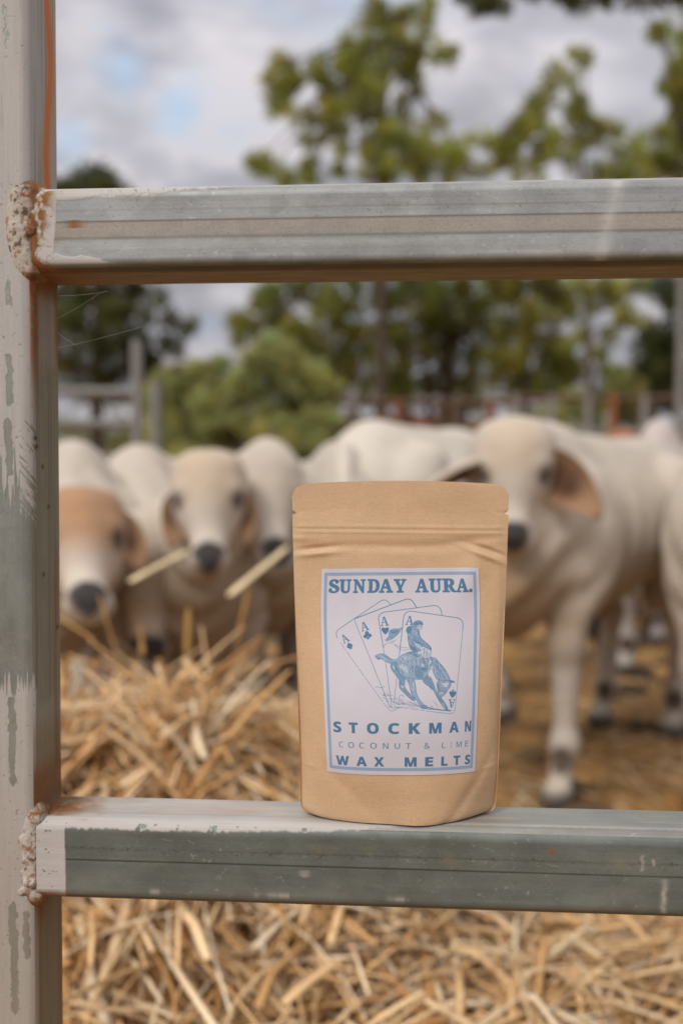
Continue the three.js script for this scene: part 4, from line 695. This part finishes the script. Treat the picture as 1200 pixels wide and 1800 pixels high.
// the calf with the long lop ears, right of the pouch
cow({ label: 'white calf with big lop ears staring at the camera, right of the pouch', pos: stand(958, 3.12), yaw: -.56, s: 1.06, hump: .6, poll: at(903, 750, 2.74), hl: .322, wide: 1.26, turn: .0, pitch: .24, roll: .0, browK: .4, brow: [.52, .38, .26], browR: .2, bibShade: .12,
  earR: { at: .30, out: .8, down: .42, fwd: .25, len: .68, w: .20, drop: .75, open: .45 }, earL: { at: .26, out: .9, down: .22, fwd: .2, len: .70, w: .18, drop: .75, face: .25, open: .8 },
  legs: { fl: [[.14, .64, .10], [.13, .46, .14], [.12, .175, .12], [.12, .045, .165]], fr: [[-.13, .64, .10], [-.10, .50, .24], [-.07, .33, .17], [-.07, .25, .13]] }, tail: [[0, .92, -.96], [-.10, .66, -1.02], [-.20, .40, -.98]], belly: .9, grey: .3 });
// feeding calves left of the pouch
cow({ label: 'calf with an orange-brown forehead, head low over the hay beside the gate post', pos: stand(135, 3.05), yaw: .16, s: .97, hump: .95, poll: at(142, 866, 2.42), hl: .345, wide: 1.1, turn: .08, pitch: .66, brow: [.38, .205, .10], browK: .88, browR: .34, grey: .3, earL: { len: .45, down: .7, out: .7, w: .13 }, earR: { len: .45, down: .7, out: .7, w: .13 } });
cow({ label: 'white calf with a dark muzzle chewing a straw, facing the camera between its neighbours', pos: stand(360, 3.15), yaw: .12, s: .92, hump: .2, poll: at(365, 800, 2.62), hl: .345, wide: 1.04, turn: -.05, pitch: .42, roll: .03, browK: .5, brow: [.52, .38, .25], grey: .2, earL: { at: .3, down: 1.1, out: .5, len: .46, w: .12, fwd: -.2 }, earR: { at: .3, down: 1.1, out: .5, len: .46, w: .12, fwd: -.2 } });
cow({ label: 'white calf with its head right down in the hay between two calves', pos: stand(248, 3.4), yaw: .1, s: .99, hump: .7, poll: at(256, 925, 2.80), hl: .40, turn: -.1, pitch: -.1, browK: .2, earL: { at: .2, down: .6, out: .8, len: .40, w: .13 }, earR: { at: .2, down: .6, out: .8, len: .40, w: .13 } });
cow({ label: 'pale calf half hidden behind the left edge of the pouch, holding a straw', pos: stand(468, 3.40), yaw: .2, s: 1.0, hump: .8, poll: at(474, 800, 2.86), hl: .342, wide: 1.2, turn: .35, pitch: .5, roll: -.10, browK: .1, grey: .35, cream: [.56, .50, .43], earR: { at: .3, down: 1.1, out: .45, len: .42, w: .12 }, earL: { at: .3, down: 1.0, out: .5, fwd: .2, len: .46, w: .12 } });
cow({ label: 'greyish calf standing behind the top left corner of the pouch', pos: stand(588, 3.7), yaw: .35, s: .985, hump: 1.0, poll: at(640, 890, 3.2), hl: .36, turn: .4, pitch: .2, grey: .7, cream: [.52, .475, .42], noEyes: true });
cow({ label: 'bright white calf turned away behind the top of the pouch, its back arched', pos: stand(795, 4.5), yaw: 2.75, s: 1.12, hump: .4, poll: at(830, 900, 5.3), turn: 2.6, pitch: .3, grey: 0, cream: [.68, .63, .56], noEyes: true, tail: [[0, .95, -.98], [-.05, .80, -1.08], [-.10, .55, -1.06]] });
cow({ label: 'white calf cut off by the right edge of the view, behind the staring calf', pos: stand(1318, 2.95), yaw: -.25, s: 1.04, hump: .9, poll: at(1430, 830, 2.6), turn: -.3, pitch: .3, grey: .1, belly: .6 });
cow({ label: 'pale grey cow far behind the staring calf, only its hump showing', pos: stand(1160, 5.0), yaw: -.4, s: 1.10, hump: 1.2, poll: at(1150, 880, 4.6), turn: 0, pitch: .4, grey: .8, cream: [.56, .50, .48] });
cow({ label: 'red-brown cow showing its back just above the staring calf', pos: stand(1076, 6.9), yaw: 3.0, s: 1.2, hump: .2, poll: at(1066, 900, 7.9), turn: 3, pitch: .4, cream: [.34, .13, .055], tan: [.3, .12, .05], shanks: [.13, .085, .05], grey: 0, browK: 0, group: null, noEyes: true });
cow({ label: 'small pale cow in the distance in front of the rusty fence', pos: stand(760, 8.2), yaw: .9, s: 1.1, hump: 1, poll: at(748, 772, 7.8), turn: .1, pitch: .3, grey: .2, cream: [.62, .47, .40], group: null, cell: .018 });
// stalks held in two mouths
for (const [x0, y0, d0, x1, y1, d1, w, label] of [[330, 968, 2.4, 233, 1018, 2.15, .021, 'flat straw stalk held in the mouth of the calf facing the camera'], [505, 962, 2.5, 408, 1042, 2.2, .022, 'flat straw stalk in the mouth of the calf beside the pouch']]) {
  const A = at(x0, y0, d0), Bq = at(x1, y1, d1), d = Bq.clone().sub(A), K = new Blades(); K.add(V3(0, 0, 0), d, d.length(), w, [.05, .08, 0], [.84, .68, .42], 8, .15, .2);
  const st = mesh('straw_stalk', K.geo(), bladeMat); st.position.copy(A); tag(st, label, 'straw');
}

// ---------------------------------------------------------------- far yard fences
{
  const zincFar = std({ color: new THREE.Color(.235, .225, .215), roughness: .6, metalness: .1 }), rusty = std({ color: new THREE.Color(.20, .075, .035), roughness: .9 }), brown = std({ color: new THREE.Color(.11, .07, .045), roughness: .9 });
  const bar = (p, q, r, mat, name, parent) => { const d = q.clone().sub(p), g = new THREE.CylinderGeometry(r, r, d.length(), 10); g.applyQuaternion(new THREE.Quaternion().setFromUnitVectors(V3(0, 1, 0), d.clone().normalize())); g.translate((p.x + q.x) / 2 - parent.position.x, (p.y + q.y) / 2, (p.z + q.z) / 2 - parent.position.z); return mesh(name, g, mat, parent); };
  const gp = (px, d) => { const p = at(px, 842, d); return V3(p.x, 0, p.z); };
  // pale pipe fence at the left
  const a = gp(-60, 6.2), b = gp(242, 6.4), f = base('pipe_fence', [b.x, 0, b.z]); tag(f, 'pale grey pipe rail fence behind the calf with the orange-brown forehead', 'fence');
  for (const y of [1.52, 1.32, 1.10, .85, .55]) bar(a.clone().setY(y), b.clone().setY(y), .03, zincFar, 'rail', f);
  for (const [p, h] of [[a, 1.7], [b, 1.86], [gp(275, 6.9), 1.65]]) bar(p, p.clone().setY(h), .035, zincFar, 'post', f);
  // rusty panels in the middle distance
  const c = gp(560, 10.5), e = gp(900, 10.5), rf = base('rusty_fence', [c.x, 0, c.z]); tag(rf, 'rust-red steel panels and rails of a yard behind the green bush', 'fence');
  const sheetAt = (x0, x1, y0, y1, mat, name) => { const p = gp(x0, 10.6), q = gp(x1, 10.6), w = q.distanceTo(p), g = new THREE.BoxGeometry(w, y1 - y0, .03); g.rotateY(-Math.atan2(q.z - p.z, q.x - p.x)); g.translate((p.x + q.x) / 2 - rf.position.x, (y0 + y1) / 2, (p.z + q.z) / 2 - rf.position.z); return mesh(name, g, mat, rf); };
  const r = rngOf(3); const reds = [rusty, std({ color: new THREE.Color(.26, .10, .045), roughness: .9 }), std({ color: new THREE.Color(.13, .055, .03), roughness: .9 }), std({ color: new THREE.Color(.30, .15, .08), roughness: .9 })];
  for (let x = 592; x < 770; x += 17) { const m = sheetAt(x, x + 15.5, .25 + .06 * r(), 1.62 + .12 * r(), reds[Math.floor(r() * 4)], 'panel'); }
  for (const y of [1.78, 1.5]) bar(c.clone().setY(y), e.clone().setY(y), .04, y > 1.7 ? brown : rusty, 'rail', rf);
  for (const px of [562, 622, 700, 772, 800, 862]) { const p = gp(px, 10.4); bar(p, p.clone().setY(px === 622 ? 1.95 : 1.8), .05, px === 622 ? zincFar : px === 700 || px === 862 ? rusty : brown, 'post', rf); }
  // long rail fence across the right
  const g0 = gp(905, 12), g1 = gp(1330, 12), lf = base('long_rail_fence', [g0.x, 0, g0.z]); tag(lf, 'long dull rail fence running right behind the staring calf', 'fence');
  for (const [y, m] of [[1.95, brown], [1.55, zincFar], [1.2, zincFar], [.8, brown]]) bar(g0.clone().setY(y), g1.clone().setY(y), .04, m, 'rail', lf);
  for (const px of [905, 968, 1032, 1075, 1130, 1190, 1260, 1330]) { const p = gp(px, 12); bar(p, p.clone().setY(2.0), .05, px === 1075 ? reds[1] : zincFar, 'post', lf); }
  // the tall pale pole at the right edge
  const pp = gp(1193, 9), pole = base('pole', [pp.x, 0, pp.z]); tag(pole, 'tall pale pole standing at the right edge behind the cattle', 'pole'); bar(V3(pp.x, 0, pp.z), V3(pp.x, 3.4, pp.z), .04, zincFar, 'shaft', pole); { const g = new THREE.SphereGeometry(.045, 12, 8); g.translate(0, 3.4, 0); mesh('cap', g, zincFar, pole); }
}

// ---------------------------------------------------------------- trees and bushes
const leafMats = {};
function leafMat(hex, tr = .5) { const k = hex.join(); return leafMats[k] ??= new THREE.MeshPhysicalMaterial({ color: new THREE.Color().setRGB(...hex), roughness: .92, vertexColors: true, specularIntensity: .25, transmission: tr, thickness: 0, side: THREE.DoubleSide }); }
const barkMat = std({ color: new THREE.Color(.075, .055, .04), roughness: .95 });
const sprayGeo = (() => {                                    // a spray of leaves, about one metre across at scale 1
  const out = [];
  for (let v = 0; v < 4; v++) {
    const r = rngOf(900 + v), pos = [], nor = [], idx = [];
    for (let i = 0; i < 30; i++) {
      const c = V3(r() - .5, r() - .5, r() - .5).normalize().multiplyScalar(.5 * Math.cbrt(r())), d = V3(r() - .5, r() - .75, r() - .5).normalize(), s = V3(r() - .5, r() - .5, r() - .5).cross(d).normalize(), L = .16 + .16 * r(), w = L * (.20 + .14 * r()), b = pos.length / 3, nn = V3(0, 0, 0).crossVectors(d, s);
      for (const [t, q] of [[0, 0], [.45, 1], [1, 0], [.45, -1]]) { const p = c.clone().addScaledVector(d, t * L).addScaledVector(s, q * w).addScaledVector(nn, q ? .02 : 0); pos.push(p.x, p.y, p.z); nor.push(nn.x, nn.y, nn.z); }
      idx.push(b, b + 2, b + 1, b, b + 3, b + 2);
    }
    const g = new THREE.BufferGeometry(); g.setAttribute('position', new THREE.Float32BufferAttribute(pos, 3)); g.setAttribute('normal', new THREE.Float32BufferAttribute(nor, 3)); g.setIndex(idx); out.push(g);
  }
  return mergeGeometries(out.map((g, i) => g.translate((i % 2) * .0, 0, 0)).slice(0, 1));
})();
function leafCloud(mats, cols) {                             // every spray at its place, as one geometry with a tint per spray
  const sp = sprayGeo.attributes.position, sn = sprayGeo.attributes.normal, n = sp.count, N = mats.length, P = new Float32Array(N * n * 3), Nn = new Float32Array(N * n * 3), C = new Float32Array(N * n * 3), src = sprayGeo.index.array, I = new Uint32Array(N * src.length), v = V3(0, 0, 0), nm = new THREE.Matrix3();
  mats.forEach((m, k) => { nm.getNormalMatrix(m); for (let i = 0; i < n; i++) { const o = (k * n + i) * 3; v.fromBufferAttribute(sp, i).applyMatrix4(m).toArray(P, o); v.fromBufferAttribute(sn, i).applyMatrix3(nm).normalize().toArray(Nn, o); C.set(cols[k], o); } for (let i = 0; i < src.length; i++) I[k * src.length + i] = src[i] + k * n; });
  const g = new THREE.BufferGeometry(); g.setAttribute('position', new THREE.BufferAttribute(P, 3)); g.setAttribute('normal', new THREE.BufferAttribute(Nn, 3)); g.setAttribute('color', new THREE.BufferAttribute(C, 3)); g.setIndex(new THREE.BufferAttribute(I, 1)); return g;
}
function limbs(list, parent, mat = barkMat, name = 'trunk') {  // list of [points, r0, r1]
  const gs = list.map(([pts, r0, r1]) => {
    const c = new THREE.CatmullRomCurve3(pts), g = new THREE.TubeGeometry(c, Math.max(6, pts.length * 4), 1, 7, false), P = g.attributes.position, n = Math.max(6, pts.length * 4);
    for (let i = 0; i <= n; i++) { const o = c.getPointAt(i / n), rr = lerp(r0, r1, i / n); for (let j = 0; j <= 7; j++) { const k = i * 8 + j; P.setXYZ(k, o.x + (P.getX(k) - o.x) * rr, o.y + (P.getY(k) - o.y) * rr, o.z + (P.getZ(k) - o.z) * rr); } }
    g.computeVertexNormals(); g.translate(-parent.position.x, 0, -parent.position.z); return g;
  });
  return mesh(name, mergeGeometries(gs), mat, parent);
}
// boughs: [x, y, r] seen in the photograph; each holds sprays scattered through a ball, at depths spread round d
function tree({ name, label, category = 'tree', group, d, px, trunkTop, boughs, tone, seed, arch = 0, lace = false, spread = 1, size = .42, dens = 1, trunkR = .12, lean = 0, trunks, trunkMat }) {
  const r = rngOf(seed), foot = at(px, 842, d), root = base(name, [foot.x, 0, foot.z]); tag(root, label, category, group);
  const M = new THREE.Matrix4(), Q = new THREE.Quaternion(), mats = [], cols = [], centres = [], E = new THREE.Euler();
  for (const [x, y, rp] of boughs) {
    const dd = d + (r() - .5) * 2 * spread, c = at(x, y, dd), R = rp / 1750 * dd; centres.push([c, R]);
    // each bough is a few thick tufts with gaps between them
    const tufts = Math.max(2, Math.round((rp < 16 ? 3 : lace ? 8 : 11) * dens)), tr = R * (rp < 16 ? .42 : lace ? .24 : .29);
    for (let j = 0; j < tufts; j++) {
      const tc = V3(r() - .5, r() - .5, r() - .5).normalize().multiplyScalar(R * (lace ? .35 + .9 * Math.sqrt(r()) : .35 + .75 * Math.sqrt(r()))), tint = .55 + .75 * r(), warm = (r() - .5) * .3, cnt = Math.max(3, Math.round(8 * Math.pow(tr / (size * .42), 2)));
      for (let i = 0; i < cnt; i++) {
        const v = V3(r() - .5, r() - .5, r() - .5).normalize().multiplyScalar(tr * Math.cbrt(r())).add(tc), s = size * (.5 + .55 * r());
        Q.setFromEuler(E.set(r() * 6.3, r() * 6.3, r() * 6.3)); M.compose(V3(c.x + v.x - foot.x, c.y + v.y * .9, c.z + v.z - foot.z), Q, V3(s, s, s)); mats.push(M.clone());
        const w = tint * (.8 + .4 * r()); cols.push([w * (1 + warm), w, w * (1 - warm * .6)]);
      }
    }
  }
  mesh('crown', leafCloud(mats, cols), leafMat(tone), root);
  const L = [], top = trunkTop ? at(trunkTop[0], trunkTop[1], d) : foot.clone().setY(1);
  const g0 = V3(foot.x, -.1, foot.z), mid = V3(lerp(foot.x, top.x, .5) + lean, top.y * .5, lerp(foot.z, top.z, .5));
  if (!trunks) L.push([[g0, mid, top], trunkR, trunkR * .35]);
  else for (const [x0, x1, y1, rr] of trunks) { const f2 = at(x0, 842, d), t2 = at(x1, y1, d); L.push([[V3(f2.x, -.1, f2.z), V3(lerp(f2.x, t2.x, .45) + .08, t2.y * .5, lerp(f2.z, t2.z, .5)), t2], rr, rr * .35]); }
  for (const [c, R] of centres) { if (R < .05) continue; const t = clamp((c.y - .5) / Math.max(.5, top.y) * .75, .25, .95), s = new THREE.CatmullRomCurve3(L[Math.floor(r() * L.length)][0]).getPointAt(t), q = s.clone().lerp(c, .55); q.y += .12 * Math.abs(c.x - s.x) + arch; L.push([[s, q, c], trunkR * .28 * (1 - t * .5), trunkR * .06]); }
  limbs(L, root, trunkMat);
  return root;
}
const OLIVE = [.39, .405, .085], DARK = [.12, .135, .035], MIDG = [.30, .325, .07], BUSH = [.43, .45, .17];
tree({ name: 'gum_tree', label: 'tall loose-crowned green tree rising in the middle above the upper rail', d: 20, px: 668, trunkTop: [672, 90], trunkR: .16, tone: OLIVE, lace: true, seed: 21, spread: 1.6, size: .40, dens: 1.25, boughs: [
  [655, 20, 26], [690, 18, 24], [735, 22, 24], [690, 45, 36], [735, 55, 32], [745, 85, 22], [680, 85, 40], [635, 75, 26], [610, 90, 20], [640, 110, 24], [700, 110, 34], [660, 135, 32], [725, 115, 22], [770, 92, 12], [792, 98, 9],
  [500, 118, 22], [480, 150, 20], [492, 185, 20], [522, 205, 15], [512, 150, 16], [562, 130, 22], [580, 165, 20], [610, 150, 26], [590, 195, 18], [560, 215, 13], [575, 240, 13], [612, 120, 20], [640, 170, 28], [655, 205, 30], [660, 250, 24], [668, 285, 22], [600, 225, 12], [608, 255, 12], [545, 250, 10],
  [452, 288, 16], [478, 300, 14], [520, 305, 26], [548, 302, 20], [600, 298, 12], [700, 240, 26], [735, 232, 36], [775, 240, 34], [805, 262, 26], [720, 275, 30], [765, 285, 38], [800, 300, 24], [745, 310, 34], [685, 305, 22], [640, 310, 12], [710, 180, 12], [732, 160, 10]] });
tree({ name: 'gum_tree', label: 'ragged open tree above the upper rail, right of the tall middle tree', d: 17, px: 1045, trunkTop: [1020, 230], trunkR: .11, tone: OLIVE, lace: true, seed: 22, spread: 1.4, size: .34, dens: 1.1, trunkMat: std({ color: new THREE.Color(.13, .115, .095), roughness: .95 }), boughs: [
  [1015, 88, 12], [1030, 100, 9], [968, 122, 10], [972, 150, 10], [948, 178, 18], [938, 205, 18], [930, 235, 26], [955, 262, 24], [900, 245, 24], [868, 252, 18], [985, 250, 26], [1010, 185, 16], [1018, 205, 16], [1035, 235, 26], [1062, 220, 22], [1090, 228, 14], [890, 275, 22], [922, 298, 28], [1000, 285, 14], [1045, 308, 18], [850, 300, 14], [1000, 150, 12], [915, 215, 12], [1095, 282, 26], [1130, 262, 24], [1145, 290, 30], [1085, 305, 22]] });
tree({ name: 'gum_tree', label: 'leafy tree cut off by the right edge, its twigs hanging into the sky', d: 12, px: 1240, trunkTop: [1240, 120], trunkR: .14, tone: OLIVE, lace: true, seed: 23, spread: .9, size: .27, dens: 1.1, boughs: [
  [1165, 50, 14], [1190, 70, 14], [1150, 58, 8], [1185, 145, 20], [1165, 150, 10], [1190, 180, 18], [1180, 220, 26], [1200, 250, 30], [1160, 235, 14], [1190, 285, 34], [1160, 295, 22], [1210, 110, 24], [1230, 170, 40], [1230, 60, 34], [1240, 260, 40], [1250, 20, 40], [1215, 15, 18]] });
tree({ name: 'gum_tree', label: 'dark tree of which only a few drooping sprigs show along the top edge', d: 7, px: 1330, trunkTop: [1280, -160], trunkR: .035, tone: DARK, seed: 24, arch: .75, spread: .5, size: .16, dens: 1, boughs: [[850, 3, 16], [868, 14, 10], [895, 5, 12], [1010, -4, 22], [1040, 0, 14], [1075, -8, 18], [985, -8, 14], [930, -20, 20], [1130, -20, 30], [1180, -30, 30], [820, -20, 20]] });
tree({ name: 'dark_tree', label: 'dense dark green tree behind the pale pipe fence at the left', d: 15, px: 170, trunkTop: [170, 420], trunkR: .14, tone: DARK, seed: 25, spread: 1.2, size: .36, dens: 1.15, boughs: [
  [150, 318, 30], [185, 330, 26], [115, 340, 24], [220, 350, 18], [160, 380, 50], [210, 420, 40], [100, 420, 50], [130, 520, 26], [180, 512, 26], [235, 515, 20], [110, 570, 34], [160, 565, 36], [210, 560, 26], [120, 620, 40], [170, 625, 40], [215, 630, 34], [140, 670, 36], [200, 675, 34], [240, 600, 16], [265, 650, 26], [250, 555, 12], [290, 600, 10], [310, 612, 12], [285, 525, 12], [330, 575, 7], [300, 560, 6], [80, 640, 40], [60, 540, 40], [272, 690, 24]] });
const wood = (o) => tree({ name: 'dark_tree', spread: 1.5, size: .5, tone: MIDG, ...o });
wood({ label: 'dark bushy tree right behind the green bush, below the tall middle tree', d: 22, px: 590, trunkTop: [590, 540], seed: 31, dens: 1.05, tone: MIDG, boughs: [[470, 515, 22], [520, 505, 26], [560, 520, 26], [430, 575, 20], [415, 600, 14], [480, 555, 18], [600, 505, 34], [575, 560, 30], [520, 580, 16], [610, 560, 36], [545, 610, 22], [600, 620, 36], [640, 600, 34], [590, 665, 36], [640, 660, 40], [500, 600, 14], [455, 535, 14], [560, 400, 30], [620, 440, 40], [520, 440, 30]] });
wood({ label: 'broad dark tree with a stout trunk above the rusty fence', d: 24, px: 783, trunkTop: [775, 520], trunkR: .24, seed: 32, dens: 1.15, tone: [.26, .28, .06], trunks: [[783, 778, 500, .26], [760, 735, 560, .14], [800, 825, 560, .14]], boughs: [[680, 510, 36], [730, 505, 36], [780, 500, 40], [830, 505, 34], [700, 560, 36], [745, 560, 34], [800, 550, 38], [850, 545, 30], [680, 610, 34], [725, 615, 34], [775, 605, 38], [825, 600, 38], [690, 660, 34], [740, 670, 34], [800, 660, 36], [850, 650, 34], [870, 600, 28], [700, 420, 60], [780, 420, 60], [850, 440, 50], [720, 700, 28], [830, 700, 30], [660, 690, 28]] });
wood({ label: 'olive tree behind the head of the staring calf', d: 19, px: 930, trunkTop: [920, 560], seed: 33, dens: 1.05, tone: [.29, .29, .06], boughs: [[880, 505, 26], [920, 510, 28], [960, 500, 26], [900, 560, 36], [945, 570, 34], [985, 520, 20], [890, 620, 36], [935, 625, 38], [980, 625, 26], [900, 675, 36], [960, 680, 34], [1000, 660, 22], [930, 440, 50], [990, 440, 40], [1005, 545, 10]] });
tree({ name: 'slender_tree', label: 'slender open tree with a thin grey stem against the bright gap at the right', d: 14, px: 1043, trunkTop: [1035, 560], trunkR: .07, tone: OLIVE, lace: true, seed: 34, spread: .8, size: .30, dens: .9, boughs: [[1020, 500, 18], [1060, 505, 18], [1090, 520, 18], [1080, 560, 14], [1072, 590, 12], [1045, 545, 10], [1110, 500, 20], [1095, 545, 10], [1055, 620, 10], [1020, 590, 8], [1000, 610, 12], [1120, 560, 10], [1060, 650, 12]] });
tree({ name: 'dark_tree', label: 'very dark round tree near the tall pole at the right', d: 16, px: 1150, trunkTop: [1150, 560], seed: 35, spread: 1, size: .36, dens: 1.3, tone: [.09, .11, .03], boughs: [[1170, 505, 30], [1190, 520, 24], [1150, 590, 20], [1145, 625, 34], [1175, 610, 26], [1130, 660, 30], [1165, 660, 38], [1190, 650, 30], [1150, 690, 34], [1195, 690, 30], [1210, 560, 34], [1115, 690, 24]] });
tree({ name: 'green_bush', category: 'bush', label: 'broad olive-green bush in the middle left, behind the feeding calves', d: 9.5, px: 420, trunkTop: [420, 700], seed: 41, spread: .55, size: .2, dens: 1.9, tone: BUSH, trunkR: .05, boughs: [[300, 680, 34], [340, 665, 34], [385, 660, 36], [430, 655, 34], [480, 640, 36], [520, 660, 36], [555, 665, 26], [485, 610, 22], [500, 630, 24], [470, 625, 20], [290, 720, 34], [335, 715, 40], [390, 715, 44], [440, 710, 44], [490, 700, 44], [535, 710, 36], [575, 690, 20], [300, 765, 36], [360, 770, 40], [420, 770, 44], [480, 765, 44], [540, 760, 36], [575, 745, 22], [275, 690, 16], [330, 830, 40], [400, 840, 44], [480, 830, 44], [550, 820, 34]] });
tree({ name: 'green_bush', category: 'bush', label: 'small light green bush behind the long fence, left of the round tree', d: 14.5, px: 1086, trunkTop: [1086, 700], seed: 42, spread: .4, size: .26, dens: 1.2, tone: BUSH, trunkR: .05, boughs: [[1086, 665, 20], [1075, 690, 26], [1105, 695, 24], [1050, 705, 22], [1085, 725, 28], [1120, 730, 26], [1010, 715, 24], [980, 725, 22], [1040, 735, 26]] });
// the scrub that closes the view beyond the yards
{
  const r = rngOf(61), M = new THREE.Matrix4(), Q = new THREE.Quaternion(), E = new THREE.Euler(), mats = [], cols = [];
  for (let i = 0; i < 5200; i++) { const x = (r() - .5) * 110, z = -34 - 12 * r(), top = 2.2 + 2.6 * fbm(x * .35, 2, 0, 3), y = top * Math.pow(r(), .8), s = .5 + .5 * r(); mats.push(M.compose(V3(x, y, z), Q.setFromEuler(E.set(r() * 6, r() * 6, r() * 6)), V3(s, s, s)).clone()); const w = .6 + .7 * r(); cols.push([w * 1.05, w, w * .95]); }
  tag(mesh('scrub', leafCloud(mats, cols), leafMat([.22, .22, .07])), 'distant belt of low scrub closing the view beyond the yards', 'scrub', null, 'stuff');
}

renderer.render(scene, camera);
